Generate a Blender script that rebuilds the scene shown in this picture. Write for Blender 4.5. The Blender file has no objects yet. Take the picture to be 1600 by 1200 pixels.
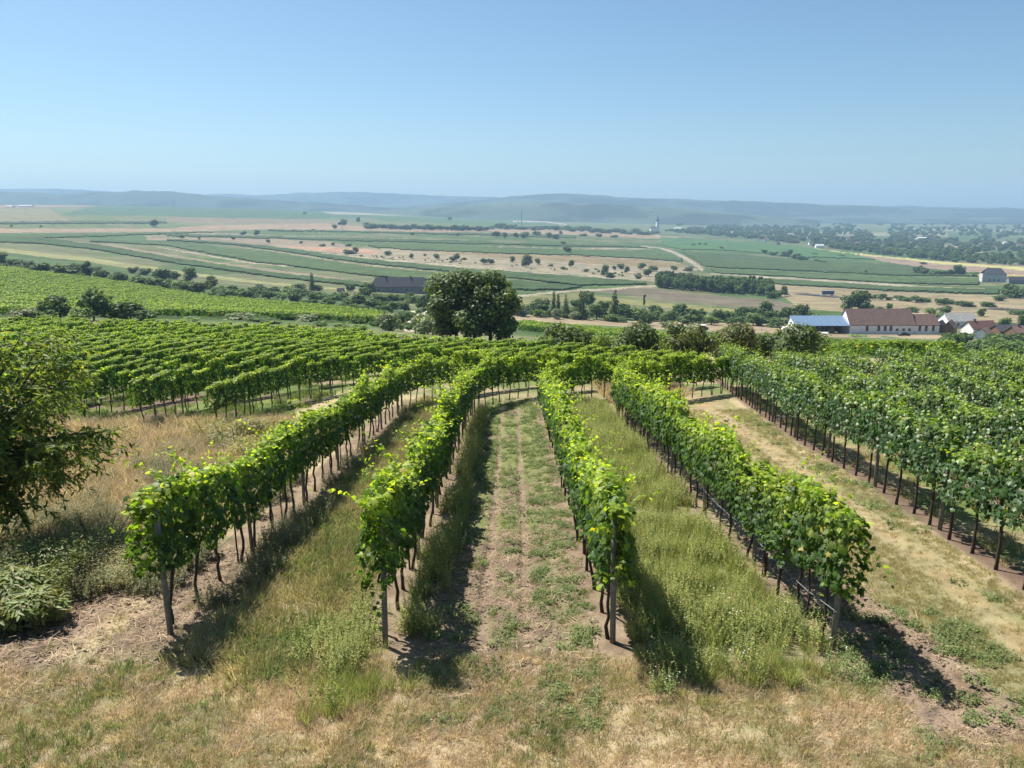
import bpy, math, random
import numpy as np
from mathutils import Vector, Matrix

R = math.radians
random.seed(7)
rng = np.random.default_rng(11)
SC = bpy.context.scene
COL = SC.collection

# ------------------------------------------------------------------ camera, light, exposure
PITCH = math.atan(275 / 1200)
cam_data = bpy.data.cameras.new('camera')
cam = bpy.data.objects.new('camera', cam_data)
COL.objects.link(cam)
cam.location = (0, 0, 0)
cam.rotation_euler = (math.pi / 2 - PITCH, 0, 0)
cam_data.sensor_width = 36
cam_data.lens = 27
cam_data.clip_start = 0.1
cam_data.clip_end = 60000
SC.camera = cam

SUN_EL, SUN_AZ = R(55.5), R(-47)           # azimuth measured from +Y towards +X
world = bpy.data.worlds.new('World')
SC.world = world
world.use_nodes = True
wn = world.node_tree
bg = wn.nodes['Background']
sky = wn.nodes.new('ShaderNodeTexSky')
sky.sky_type = 'NISHITA'
sky.sun_disc = False
sky.sun_elevation = SUN_EL
sky.sun_rotation = SUN_AZ
sky.altitude = 1200
sky.air_density = 1.0
sky.dust_density = 2.2
sky.ozone_density = 4
tint = wn.nodes.new('ShaderNodeVectorMath'); tint.operation = 'MULTIPLY'; tint.inputs[1].default_value = (0.89, 1.015, 0.99)
wn.links.new(sky.outputs[0], tint.inputs[0]); wn.links.new(tint.outputs[0], bg.inputs[0])
bg.inputs[1].default_value = 0.064

sun_data = bpy.data.lights.new('sun', 'SUN')
sun = bpy.data.objects.new('sun', sun_data)
COL.objects.link(sun)
sun_data.energy = 5.0
sun_data.angle = R(0.53)
sun_data.color = (1.0, 0.94, 0.84)
sdir = Vector((math.sin(SUN_AZ) * math.cos(SUN_EL), math.cos(SUN_AZ) * math.cos(SUN_EL), math.sin(SUN_EL)))
sun.rotation_euler = sdir.to_track_quat('Z', 'Y').to_euler()
sun.location = (0, 0, 60)

SC.view_settings.view_transform = 'Standard'
SC.view_settings.look = 'None'
SC.view_settings.gamma = 1
SC.view_settings.use_curve_mapping = False
SC.view_settings.exposure = 1.0
SC.render.engine = 'CYCLES'
SC.cycles.use_denoising = True
SC.cycles.max_bounces = 6
SC.cycles.diffuse_bounces = 3
SC.cycles.transmission_bounces = 4
SC.cycles.volume_bounces = 0
SC.cycles.caustics_reflective = False
SC.cycles.caustics_refractive = False
HAZE_DENSITY = 0.000155
HAZE_COLOR = (0.44, 0.68, 0.96, 1)

# ------------------------------------------------------------------ numpy noise
def _hash(ix, iy, seed):
    h = (ix.astype(np.int64) * 374761393 + iy.astype(np.int64) * 668265263 + seed * 1442695041) & 0xFFFFFFFF
    h = ((h ^ (h >> 13)) * 1274126177) & 0xFFFFFFFF
    return ((h ^ (h >> 16)) & 0xFFFF) / 65535.0

def vnoise(x, y, seed=0):
    x = np.asarray(x, float); y = np.asarray(y, float)
    ix = np.floor(x); iy = np.floor(y)
    fx = x - ix; fy = y - iy
    fx = fx * fx * (3 - 2 * fx); fy = fy * fy * (3 - 2 * fy)
    a = _hash(ix, iy, seed); b = _hash(ix + 1, iy, seed)
    c = _hash(ix, iy + 1, seed); d = _hash(ix + 1, iy + 1, seed)
    return (a * (1 - fx) + b * fx) * (1 - fy) + (c * (1 - fx) + d * fx) * fy

def fbm(x, y, seed=0, oct=4):
    s = 0; a = 1; t = 0
    for k in range(oct):
        s = s + a * vnoise(np.asarray(x) * 2 ** k + 17.3 * k, np.asarray(y) * 2 ** k - 9.1 * k, seed + k)
        t += a; a *= 0.5
    return s / t

def sstep(a, b, x):
    t = np.clip((np.asarray(x, float) - a) / (b - a), 0, 1)
    return t * t * (3 - 2 * t)

# ------------------------------------------------------------------ the lie of the land
SP, CP = math.sin(PITCH), math.cos(PITCH)
def ratio_of(y):                               # drop per metre of forward distance for a height in the view
    v = (np.asarray(y, float) - 600) / 1200
    return (SP + v * CP) / (CP - v * SP)

def az_of(x, y=500):
    v = (np.asarray(y, float) - 600) / 1200
    return ((np.asarray(x, float) - 800) / 1200) / (CP - v * SP)

TD = np.array([60, 100, 150, 200, 280, 350, 450, 600, 800, 1100, 1500, 2200, 3200, 5000, 9000, 20000], float)
TY = {
    0:    [547, 512, 487, 470, 443, 425, 411, 395, 377, 358, 342, 326, 319.5, 322, 326, 327],
    400:  [547, 517, 500, 490, 474, 462, 447, 427, 404, 380, 359, 340, 326, 327, 328, 328],
    800:  [547, 531, 522, 515, 498, 480, 462, 435, 410, 385, 369, 356, 347, 339, 333, 329],
    1200: [547, 557, 553, 540, 522, 505, 478, 455, 435, 410, 390, 372, 358, 346, 337, 330],
    1600: [547, 561, 560, 546, 526, 508, 486, 460, 435, 412, 394, 377, 361, 348, 338, 330],
}
_tx = sorted(TY)
TA = np.array([float(az_of(x)) for x in _tx])
TR = np.array([[float(ratio_of(y)) for y in TY[x]] for x in _tx])      # [col, D]
TR[:, 0] = (4.84 + 0.1224 * 60) / 60
# slope at D=60 of ratio with logD : -4.84/D
TLD = np.log(TD)

def _pchip_slopes(x, y):
    h = np.diff(x); d = np.diff(y) / h
    m = np.zeros_like(y)
    for i in range(1, len(x) - 1):
        if d[i - 1] * d[i] > 0:
            w1 = 2 * h[i] + h[i - 1]; w2 = h[i] + 2 * h[i - 1]
            m[i] = (w1 + w2) / (w1 / d[i - 1] + w2 / d[i])
    m[0] = -4.84 / 60; m[-1] = d[-1]
    return m
TM = np.array([_pchip_slopes(TLD, r) for r in TR])

def _ratio_tab(a, D):
    ld = np.log(np.clip(D, 60, 20000))
    i = np.clip(np.searchsorted(TLD, ld) - 1, 0, len(TD) - 2)
    h = TLD[i + 1] - TLD[i]; t = (ld - TLD[i]) / h
    h00 = 2 * t**3 - 3 * t**2 + 1; h10 = t**3 - 2 * t**2 + t
    h01 = -2 * t**3 + 3 * t**2; h11 = t**3 - t**2
    cols = [h00 * TR[c][i] + h10 * h * TM[c][i] + h01 * TR[c][i + 1] + h11 * h * TM[c][i + 1] for c in range(len(TA))]
    cols = np.array(cols)
    a = np.clip(a, TA[0], TA[-1])
    j = np.clip(np.searchsorted(TA, a) - 1, 0, len(TA) - 2)
    s = (a - TA[j]) / (TA[j + 1] - TA[j])
    # catmull-rom across azimuth
    jm = np.clip(j - 1, 0, len(TA) - 1); jp = np.clip(j + 2, 0, len(TA) - 1)
    idx = np.arange(len(np.atleast_1d(j)))
    cols = cols.reshape(len(TA), -1)
    j, jm, jp, s = [np.atleast_1d(q) for q in (j, jm, jp, s)]
    p0, p1, p2, p3 = cols[jm, idx], cols[j, idx], cols[j + 1, idx], cols[jp, idx]
    return 0.5 * (2 * p1 + (p2 - p0) * s + (2 * p0 - 5 * p1 + 4 * p2 - p3) * s**2 + (3 * p1 - p0 - 3 * p2 + p3) * s**3)

def gz(x, y):
    x = np.atleast_1d(np.asarray(x, float)); y = np.atleast_1d(np.asarray(y, float))
    x, y = np.broadcast_arrays(x, y)
    shp = x.shape; x = x.ravel(); y = y.ravel()
    near = -(4.84 + 0.1224 * np.clip(y, -30, 60))
    D = np.maximum(y, 60)
    far = -_ratio_tab(x / D, D) * D
    z = np.where(y < 60, near, far)
    und = (fbm(x / 90, y / 90, 5, 3) - 0.5) * 3.0 * sstep(150, 500, y) * (1 - sstep(1500, 3000, y))
    return (z + und).reshape(shp)

def gz1(x, y):
    return float(gz(x, y)[0])

# the finer lie of the land is sought once per place
_LD = np.exp(np.linspace(math.log(6.2), math.log(9000), 2600))
def at(px, py, Dmin=6.2):
    """where the line of sight through a place in the photo meets the land"""
    a = float(az_of(px, py)); r = float(ratio_of(py))
    z = gz(a * _LD, _LD)
    hit = np.where((-r * _LD <= z) & (_LD >= Dmin))[0]
    i = hit[0] if len(hit) else len(_LD) - 1
    D = _LD[i]
    return Vector((a * D, D, gz1(a * D, D)))

# ------------------------------------------------------------------ mesh helpers
def mesh_np(name, V, F, mats=(), col=None, smooth=False, midx=None):
    """V (n,3); F either (m,k) array or list of arrays of equal k"""
    me = bpy.data.meshes.new(name)
    V = np.asarray(V, np.float32)
    Fs = F if isinstance(F, list) else [F]
    Fs = [np.asarray(f, np.int32) for f in Fs if len(f)]
    me.vertices.add(len(V)); me.vertices.foreach_set('co', V.ravel())
    nl = sum(f.size for f in Fs); nf = sum(len(f) for f in Fs)
    me.loops.add(nl); me.polygons.add(nf)
    me.loops.foreach_set('vertex_index', np.concatenate([f.ravel() for f in Fs]))
    tot = np.concatenate([np.full(len(f), f.shape[1], np.int32) for f in Fs])
    st = np.concatenate([[0], np.cumsum(tot)[:-1]]).astype(np.int32)
    me.polygons.foreach_set('loop_start', st)
    try: me.polygons.foreach_set('loop_total', tot)
    except Exception: pass
    if midx is not None: me.polygons.foreach_set('material_index', np.asarray(midx, np.int32))
    if smooth: me.polygons.foreach_set('use_smooth', np.ones(nf, bool))
    if col is not None:
        at_ = me.color_attributes.new('tint', 'FLOAT_COLOR', 'POINT')
        c = np.ones((len(V), 4), np.float32); c[:, :3] = col
        at_.data.foreach_set('color', c.ravel())
    for m in mats: me.materials.append(m)
    me.update(calc_edges=True); me.validate()
    return me

def obj(name, me, parent=None, loc=None, rot=None, scl=None):
    o = bpy.data.objects.new(name, me)
    COL.objects.link(o)
    if parent: o.parent = parent
    if loc is not None: o.location = loc
    if rot is not None: o.rotation_euler = rot
    if scl is not None: o.scale = scl
    return o

def tag(o, label=None, cat=None, group=None, kind=None):
    if label: o['label'] = label
    if cat: o['category'] = cat
    if group: o['group'] = group
    if kind: o['kind'] = kind
    return o

def thing(name, label, cat, loc=(0, 0, 0), rz=0, group=None):
    return tag(obj(name, None, None, loc, (0, 0, rz)), label, cat, group)

class MB:
    """collects boxes, tubes and free faces into one mesh"""
    def __init__(s): s.v = []; s.f = []
    def add(s, vs, fs):
        n = len(s.v); s.v += [tuple(p) for p in vs]; s.f += [tuple(i + n for i in f) for f in fs]
    def box(s, x0, x1, y0, y1, z0, z1):
        s.add([(x0, y0, z0), (x1, y0, z0), (x1, y1, z0), (x0, y1, z0), (x0, y0, z1), (x1, y0, z1), (x1, y1, z1), (x0, y1, z1)],
              [(0, 3, 2, 1), (4, 5, 6, 7), (0, 1, 5, 4), (1, 2, 6, 5), (2, 3, 7, 6), (3, 0, 4, 7)])
    def tube(s, pts, rad, n=6, cap=True):
        pts = [Vector(p) for p in pts]
        rad = rad if isinstance(rad, (list, tuple)) else [rad] * len(pts)
        rings = []
        for i, p in enumerate(pts):
            d = (pts[min(i + 1, len(pts) - 1)] - pts[max(i - 1, 0)]).normalized()
            u = d.cross(Vector((0.3, 1, 0.1)) if abs(d.y) < 0.9 else Vector((1, 0, 0))).normalized(); w = d.cross(u)
            rings.append([p + (u * math.cos(2 * math.pi * k / n) + w * math.sin(2 * math.pi * k / n)) * rad[i] for k in range(n)])
        vs = [q for r_ in rings for q in r_]; fs = []
        for i in range(len(pts) - 1):
            for k in range(n):
                fs.append((i * n + k, i * n + (k + 1) % n, (i + 1) * n + (k + 1) % n, (i + 1) * n + k))
        if cap: fs.append(tuple(range(n - 1, -1, -1))); fs.append(tuple((len(pts) - 1) * n + k for k in range(n)))
        s.add(vs, fs)
    def mesh(s, name, mat, smooth=False):
        me = bpy.data.meshes.new(name); me.from_pydata(s.v, [], s.f)
        if mat: me.materials.append(mat)
        if smooth:
            for p in me.polygons: p.use_smooth = True
        me.update(); return me
    def build(s, name, mat, parent=None, smooth=False, **k):
        return obj(name, s.mesh(name, mat, smooth), parent, **k)

# ------------------------------------------------------------------ materials
def new_mat(name):
    m = bpy.data.materials.new(name); m.use_nodes = True
    nt = m.node_tree; b = nt.nodes['Principled BSDF']
    return m, nt, b

def N(nt, typ, **k):
    n = nt.nodes.new(typ)
    for a, v in k.items(): setattr(n, a, v)
    return n

def mat_plain(name, col, rough=0.85, var=0.25, scale=3.0, bump=0.0, metallic=0.0, spec=0.3):
    m, nt, b = new_mat(name)
    tc = N(nt, 'ShaderNodeTexCoord'); no = N(nt, 'ShaderNodeTexNoise')
    no.inputs['Scale'].default_value = scale; no.inputs['Detail'].default_value = 6
    nt.links.new(tc.outputs['Object'], no.inputs['Vector'])
    mp = N(nt, 'ShaderNodeMapRange'); mp.inputs[1].default_value = 0.3; mp.inputs[2].default_value = 0.7
    mp.inputs[3].default_value = 1 - var; mp.inputs[4].default_value = 1 + var
    nt.links.new(no.outputs[0], mp.inputs[0])
    mx = N(nt, 'ShaderNodeVectorMath', operation='SCALE'); mx.inputs[0].default_value = col
    nt.links.new(mp.outputs[0], mx.inputs['Scale']); nt.links.new(mx.outputs[0], b.inputs['Base Color'])
    b.inputs['Roughness'].default_value = rough; b.inputs['Metallic'].default_value = metallic
    b.inputs['Specular IOR Level'].default_value = spec
    if bump:
        bp = N(nt, 'ShaderNodeBump'); bp.inputs['Strength'].default_value = bump
        nt.links.new(no.outputs[0], bp.inputs['Height']); nt.links.new(bp.outputs[0], b.inputs['Normal'])
    return m

def mat_leaf(name, mul=(1, 1, 1), trans=0.35, rough=0.45, spec=0.4, hue=0.12, tcol=(1.9, 1.75, 0.55)):
    """leaf colour from the mesh's own tint, part of the light passes through the blade"""
    m, nt, b = new_mat(name)
    at_ = N(nt, 'ShaderNodeAttribute', attribute_name='tint')
    oi = N(nt, 'ShaderNodeObjectInfo')
    mp = N(nt, 'ShaderNodeMapRange'); mp.inputs[3].default_value = 1 - hue; mp.inputs[4].default_value = 1 + hue
    nt.links.new(oi.outputs['Random'], mp.inputs[0])
    a = N(nt, 'ShaderNodeVectorMath', operation='MULTIPLY'); a.inputs[1].default_value = mul
    nt.links.new(at_.outputs['Color'], a.inputs[0])
    s = N(nt, 'ShaderNodeVectorMath', operation='SCALE'); nt.links.new(a.outputs[0], s.inputs[0]); nt.links.new(mp.outputs[0], s.inputs['Scale'])
    nt.links.new(s.outputs[0], b.inputs['Base Color'])
    b.inputs['Roughness'].default_value = rough; b.inputs['Specular IOR Level'].default_value = spec
    if trans > 0:
        t = N(nt, 'ShaderNodeBsdfTranslucent')
        c = N(nt, 'ShaderNodeVectorMath', operation='MULTIPLY'); c.inputs[1].default_value = tcol
        nt.links.new(s.outputs[0], c.inputs[0]); nt.links.new(c.outputs[0], t.inputs['Color'])
        mix = N(nt, 'ShaderNodeMixShader'); mix.inputs[0].default_value = trans
        nt.links.new(b.outputs[0], mix.inputs[1]); nt.links.new(t.outputs[0], mix.inputs[2])
        nt.links.new(mix.outputs[0], nt.nodes['Material Output'].inputs['Surface'])
    return m

def mat_ground(name, s1, s2, b1, b2, v=0.35, bump=0.6, rows=0):
    m, nt, b = new_mat(name)
    at_ = N(nt, 'ShaderNodeAttribute', attribute_name='tint')
    geo = N(nt, 'ShaderNodeNewGeometry')
    n1 = N(nt, 'ShaderNodeTexNoise'); n1.inputs['Scale'].default_value = s1; n1.inputs['Detail'].default_value = 8; n1.inputs['Roughness'].default_value = 0.65
    n2 = N(nt, 'ShaderNodeTexNoise'); n2.inputs['Scale'].default_value = s2; n2.inputs['Detail'].default_value = 5; n2.inputs['Roughness'].default_value = 0.7
    nt.links.new(geo.outputs['Position'], n1.inputs['Vector']); nt.links.new(geo.outputs['Position'], n2.inputs['Vector'])
    ad = N(nt, 'ShaderNodeMath', operation='ADD'); nt.links.new(n1.outputs[0], ad.inputs[0]); nt.links.new(n2.outputs[0], ad.inputs[1])
    if rows:      # growth and tractor lines run along the strips
        mpg = N(nt, 'ShaderNodeMapping'); mpg.inputs['Scale'].default_value = (.012, rows, .02); mpg.inputs['Rotation'].default_value = (0, 0, R(14))
        nt.links.new(geo.outputs['Position'], mpg.inputs['Vector'])
        n3 = N(nt, 'ShaderNodeTexNoise'); n3.inputs['Scale'].default_value = 1.0; n3.inputs['Detail'].default_value = 7; n3.inputs['Roughness'].default_value = .7
        nt.links.new(mpg.outputs[0], n3.inputs['Vector'])
        mm = N(nt, 'ShaderNodeMath', operation='MULTIPLY_ADD'); mm.inputs[1].default_value = 1.5; mm.inputs[2].default_value = -.75
        nt.links.new(n3.outputs[0], mm.inputs[0])
        a2 = N(nt, 'ShaderNodeMath', operation='ADD'); nt.links.new(ad.outputs[0], a2.inputs[0]); nt.links.new(mm.outputs[0], a2.inputs[1]); ad = a2
    mp = N(nt, 'ShaderNodeMapRange'); mp.inputs[1].default_value = 0.7; mp.inputs[2].default_value = 1.3
    mp.inputs[3].default_value = 1 - v; mp.inputs[4].default_value = 1 + v
    nt.links.new(ad.outputs[0], mp.inputs[0])
    s = N(nt, 'ShaderNodeVectorMath', operation='SCALE'); nt.links.new(at_.outputs['Color'], s.inputs[0]); nt.links.new(mp.outputs[0], s.inputs['Scale'])
    nt.links.new(s.outputs[0], b.inputs['Base Color'])
    b.inputs['Roughness'].default_value = 0.95; b.inputs['Specular IOR Level'].default_value = 0.1
    bp = N(nt, 'ShaderNodeBump'); bp.inputs['Strength'].default_value = bump; bp.inputs['Distance'].default_value = b1
    nt.links.new(n2.outputs[0], bp.inputs['Height']); nt.links.new(bp.outputs[0], b.inputs['Normal'])
    return m

M = {}
M['soil'] = mat_ground('soil_and_turf', 2.3, 24, 0.03, 0, 0.35, 0.8)
M['land'] = mat_ground('open_land', 0.06, 0.9, 0.3, 0, 0.40, 0.5, rows=.10)
M['bark'] = mat_plain('vine_bark', (0.055, 0.04, 0.03), 0.9, 0.4, 30, 0.5)
M['tree_bark'] = mat_plain('tree_bark', (0.07, 0.055, 0.042), 0.9, 0.35, 8, 0.5)
M['post'] = mat_plain('weathered_post', (0.17, 0.165, 0.155), 0.85, 0.3, 14, 0.3)
M['wire'] = mat_plain('galvanised_wire', (0.4, 0.4, 0.4), 0.4, 0.1, 5, metallic=0.8)
M['hose'] = mat_plain('drip_hose', (0.16, 0.165, 0.17), 0.5, 0.1, 5)
M['vine'] = mat_leaf('vine_leaf', (1.42, 1.32, 1.1), trans=0.50, rough=0.5, spec=0.3, hue=0.12, tcol=(1.8, 1.9, 0.42))
M['vine_glossy'] = mat_leaf('vine_leaf_dark', (1.12, 1.14, 1.05), trans=0.38, rough=0.45, spec=0.5, hue=0.12, tcol=(1.85, 1.85, 0.45))
M['tree'] = mat_leaf('tree_leaf', (1.75, 1.7, 1.5), trans=0.3, rough=0.55, spec=0.3, hue=0.15)
M['fruit'] = mat_leaf('fruit_leaf', (2.2, 2.05, 1.6), trans=0.5, rough=0.5, spec=0.3, hue=0.1, tcol=(1.6, 1.5, .6))
M['far'] = mat_leaf('far_leaf', (1.5, 1.5, 1.5), trans=0.2, rough=0.7, spec=0.15, hue=0.18)
M['grass'] = mat_leaf('grass_blade', (1.3, 1.27, 1.25), trans=0.35, rough=0.6, spec=0.25, hue=0.22, tcol=(1.12, 1.15, 0.85))
M['clod'] = mat_plain('soil_clod', (0.20, 0.152, 0.108), 0.95, 0.3, 9, 0.4)

# ------------------------------------------------------------------ leaf cards
def rand_unit(n):
    v = rng.normal(size=(n, 3)); return v / np.linalg.norm(v, axis=1, keepdims=True)

def norm(v): return v / np.maximum(np.linalg.norm(v, axis=1, keepdims=True), 1e-9)

def cards(T, TF, P, Nn, Td, S, col):
    """copies of a leaf outline T at P, facing Nn, pointing Td, size S"""
    Nn = norm(Nn); Td = norm(Td - Nn * np.sum(Td * Nn, 1, keepdims=True)); B = np.cross(Td, Nn)
    T = np.asarray(T, float)
    V = P[:, None, :] + S[:, None, None] * (T[None, :, 0:1] * B[:, None, :] + T[None, :, 1:2] * Td[:, None, :] + T[None, :, 2:3] * Nn[:, None, :])
    n, k = len(P), len(T)
    TF = np.asarray(TF)
    F = (TF[None] + (np.arange(n) * k)[:, None, None]).reshape(-1, TF.shape[1])
    C = np.repeat(col, k, axis=0)
    return V.reshape(-1, 3), F, C

# five-lobed grape leaf, slightly cupped, as a fan
_g = [(0, -.12, 0), (.30, -.32, -.06), (.36, -.02, .03), (.56, .22, -.07), (.30, .34, .04), (.0, .72, -.12), (-.30, .34, .04), (-.56, .22, -.07), (-.36, -.02, .03), (-.30, -.32, -.06)]
GRAPE_T = [(0, .08, .07)] + _g
GRAPE_F = [(0, i, i % 10 + 1) for i in range(1, 11)]
# simple leaf folded on its midrib
LEAF_T = [(0, 0, 0), (.34, .42, .08), (0, 1, -.06), (-.34, .42, .08)]
LEAF_F = [(0, 1, 2), (0, 2, 3)]
# long narrow leaf, drooping
LANCE_T = [(0, 0, 0), (.12, .35, .02), (.09, .75, -.06), (0, 1.05, -.18), (-.09, .75, -.06), (-.12, .35, .02), (0, .4, -.03)]
LANCE_F = [(0, 1, 6), (1, 2, 6), (2, 3, 6), (3, 4, 6), (4, 5, 6), (5, 0, 6)]
HEX_T = [(0.5 * math.cos(a), 0.5 * math.sin(a), 0.06 * math.cos(2 * a)) for a in [R(60 * k) for k in range(6)]]
HEX_F = [(0, 1, 2), (0, 2, 3), (0, 3, 4), (0, 4, 5)]

def mixcol(n, cols, w=None):
    cols = np.array(cols, float)
    i = rng.choice(len(cols), n, p=w)
    return cols[i] * (1 + 0.22 * rng.normal(size=(n, 1)).clip(-1.5, 1.5))

# ------------------------------------------------------------------ SETTING: ground
ROW_X = [4.45, 1.38, -1.82, -5.08]
def row1x(y):           # first row of the right-hand block
    return np.interp(y, [5, 12, 18, 26, 45, 60], [8.0, 8.7, 9.43, 10.1, 12.5, 14.6])

C_ = dict(
    dirt=(0.150, 0.106, 0.077), dirt_pale=(0.215, 0.162, 0.118), dry=(0.33, 0.27, 0.165), dry_pink=(0.35, 0.265, 0.18),
    straw=(0.31, 0.25, 0.15), green=(0.115, 0.145, 0.045), green_dk=(0.07, 0.105, 0.032), olive=(0.190, 0.180, 0.095), rust=(0.30, 0.215, 0.12))

def ground_color(x, y):
    c = {k: np.array(v) for k, v in C_.items()}
    n = len(x)
    nA = fbm(x / 1.7, y / 2.2, 1); nB = fbm(x / 0.5, y / 0.6, 2); nC = fbm(x / 6, y / 7, 3)
    def mix(a, b, t): return a * (1 - t[:, None]) + b * t[:, None]
    ones = np.ones(n)[:, None]
    base = mix(c['dry'] * ones, c['olive'] * ones, sstep(.42, .62, nA))
    base = mix(base, c['dry_pink'] * ones, sstep(.55, .7, nB) * .6)
    # left of row 1 : dry grass, bare earth near the tree
    left = sstep(-6.0, -6.5, x)
    base = mix(base, mix(c['dry_pink'] * ones, c['dry'] * ones, sstep(.4, .6, nB)), left * sstep(14, 16, y))
    base = mix(base, mix(c['dirt'] * 0.85 * ones, c['dirt_pale'] * ones, sstep(.4, .65, fbm(x / .14, y / .14, 14, 3))), left * sstep(8.4, 9.3, y + (nA - .5) * 2) * (1 - sstep(13, 16, y)))
    # strips under the vines
    for xr in ROW_X:
        w = 0.55 + 0.35 * (nA - .5)
        t = (1 - sstep(w, w + 0.25, np.abs(x - xr))) * sstep(9.0, 9.8, y) * (1 - sstep(34, 38, y))
        base = mix(base, mix(c['dirt'] * ones, c['dirt_pale'] * ones, sstep(.4, .65, nB)), t * .85)
    # between rows 3 and 4 counted from the right: grass
    t = sstep(-4.5, -4.2, x) * (1 - sstep(-2.6, -2.3, x)) * sstep(8.8, 10, y)
    base = mix(base, mix(c['olive'] * 1.1 * ones, c['dry'] * ones, sstep(.40, .60, nA)), t)
    # the tilled strip
    t = sstep(-1.45, -1.2, x) * (1 - sstep(.95, 1.2, x)) * sstep(7.3, 9.2, y + nA) * (1 - sstep(36, 40, y))
    nD = fbm(x / .16, y / .22, 12, 3)
    till = mix(c['dirt'] * ones, c['dirt_pale'] * 0.85 * ones, sstep(.4, .7, nD))
    till = mix(till, c['olive'] * .85 * ones, sstep(.46, .56, fbm(x / .22, y / .3, 13, 3)) * .75)
    gr = sstep(.50, .62, nA + .16 * sstep(14, 30, y) + .12 * sstep(.35, .8, x) - .10 * (1 - sstep(0.05, .25, np.abs(x + .1))))
    till = mix(till, c['green'] * 1.15 * ones, gr * .75)
    till = mix(till, c['olive'] * ones, sstep(.35, .75, x) * .45)
    for wx in (-0.42, 0.25):
        till = mix(till, c['dirt_pale'] * .95 * ones, (1 - sstep(.04, .12, np.abs(x - wx + .02 * np.sin(y * .7)))) * .85)
    base = mix(base, till, t)
    # weedy strip between the two right rows
    t = sstep(1.9, 2.1, x) * (1 - sstep(3.9, 4.2, x)) * sstep(8.6, 9.6, y)
    base = mix(base, mix(c['green'] * ones, c['olive'] * ones, sstep(.45, .6, nA)), t)
    # bare earth right of row 4
    t = sstep(4.5, 4.8, x) * (1 - sstep(5.7, 5.95, x + .06 * (y - 10) + (nA - .5) * .5)) * sstep(7.0, 7.6, y) * (1 - sstep(12, 18, y))
    base = mix(base, mix(c['dirt'] * 1.05 * ones, c['dirt_pale'] * ones, sstep(.4, .65, nB)), t * .95)
    # mown track
    rx = row1x(y)
    t = sstep(4.9, 5.2, x) * (1 - sstep(-.9, -.4, x - rx)) * sstep(12, 15, y)
    t = np.maximum(t, sstep(5.75, 6.0, x + .06 * (y - 10)) * (1 - sstep(-.9, -.4, x - rx)))
    t = t * (1 - sstep(47, 52, y))
    mown = mix(c['olive'] * 1.05 * ones, c['straw'] * .85 * ones, np.clip(sstep(.35, .65, nC) * .5 + sstep(14, 30, y) * .8, 0, 1))
    mown = mix(mown, c['green'] * 1.1 * ones, (1 - sstep(.2, .8, np.abs(x - rx + .7))) * .4)
    sx = np.interp(y, [8, 10.9, 16.7, 24.7, 38.9], [6.9, 7.55, 8.15, 8.6, 9.35])
    mown = mix(mown, mix(c['rust'] * ones, c['straw'] * ones, sstep(.4, .6, nB)), (1 - sstep(.12, .45, np.abs(x - sx + (nA - .5) * .3))) * .6)
    mown = mown * (.88 + .24 * fbm(x / .12, y / .2, 15, 3))[:, None]
    base = mix(base, mown, t)
    # under the right block and the left block : grass with brown bands below each row
    t = sstep(-.3, 0, x - rx)
    band = np.abs(((x - rx) / 2.9 + .5) % 1 - .5) * 2.9
    blk = mix(c['dry'] * .8 * ones, c['green'] * ones, sstep(.35, .55, nA))
    blk = mix(blk, c['dirt'] * .9 * ones, 1 - sstep(.35, .6, band))
    base = mix(base, blk, t * (1 - sstep(50, 56, y)))
    t = sstep(-9.4, -9.9, x) * sstep(27.5, 28.5, y) * (1 - sstep(100, 130, y))
    base = mix(base, mix(c['dirt'] * ones, c['green'] * 1.1 * ones, sstep(.42, .58, fbm(x / .9, y / 3, 9))), t)
    t = sstep(38, 42, y) * (1 - sstep(100, 130, y)) * (x < rx)
    base = mix(base, mix(c['green_dk'] * 1.2 * ones, c['dry'] * .8 * ones, sstep(.5, .65, nA)), t * .8)
    return base

def far_color(px, py, x, y):
    n = len(x); ones = np.ones(n)[:, None]
    nA = fbm(x / 60, y / 90, 21)[:, None]; nB = fbm(x / 9, y / 14, 22)[:, None]
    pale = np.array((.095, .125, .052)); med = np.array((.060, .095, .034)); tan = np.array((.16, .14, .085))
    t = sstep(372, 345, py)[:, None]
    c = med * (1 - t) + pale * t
    c = c * (1 - .45 * (nA > .56)) + tan * .45 * (nA > .56)
    c = c * (.8 + .4 * nB)
    return c

def detail_height(x, y):
    """small relief of the nearby soil, in metres"""
    h = (fbm(x / .35, y / .35, 31, 4) - .5) * .05 + (fbm(x / 1.6, y / 1.6, 33, 3) - .5) * .10
    till = sstep(-1.4, -1.1, x) * (1 - sstep(.9, 1.1, x)) * sstep(7.8, 9, y)
    bare = sstep(4.6, 4.9, x) * (1 - sstep(5.8, 6.0, x + .06 * (y - 10))) * sstep(7, 7.8, y) * (1 - sstep(13, 18, y))
    lf = sstep(-4.6, -5.2, x) * sstep(8.4, 9.2, y) * (1 - sstep(13, 15, y))
    cl = np.clip(till * .7 + bare + lf, 0, 1)
    h = h + cl * ((vnoise(x / .08, y / .10, 35) - .5) * .07 + (vnoise(x / .17, y / .19, 36) - .5) * .09)
    # the spoil ridge beside the track
    bx = 5.72 - .06 * (y - 10)
    h = h + .14 * np.exp(-((x - bx) / .16) ** 2) * (1 - sstep(12, 15, y)) * (.5 + fbm(x / .3, y / .3, 38))
    for wx in (-0.42, 0.25):
        h = h - .05 * (1 - sstep(.05, .15, np.abs(x - wx + .02 * np.sin(y * .7)))) * till
    return h * (1 - sstep(24, 34, y))

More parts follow.
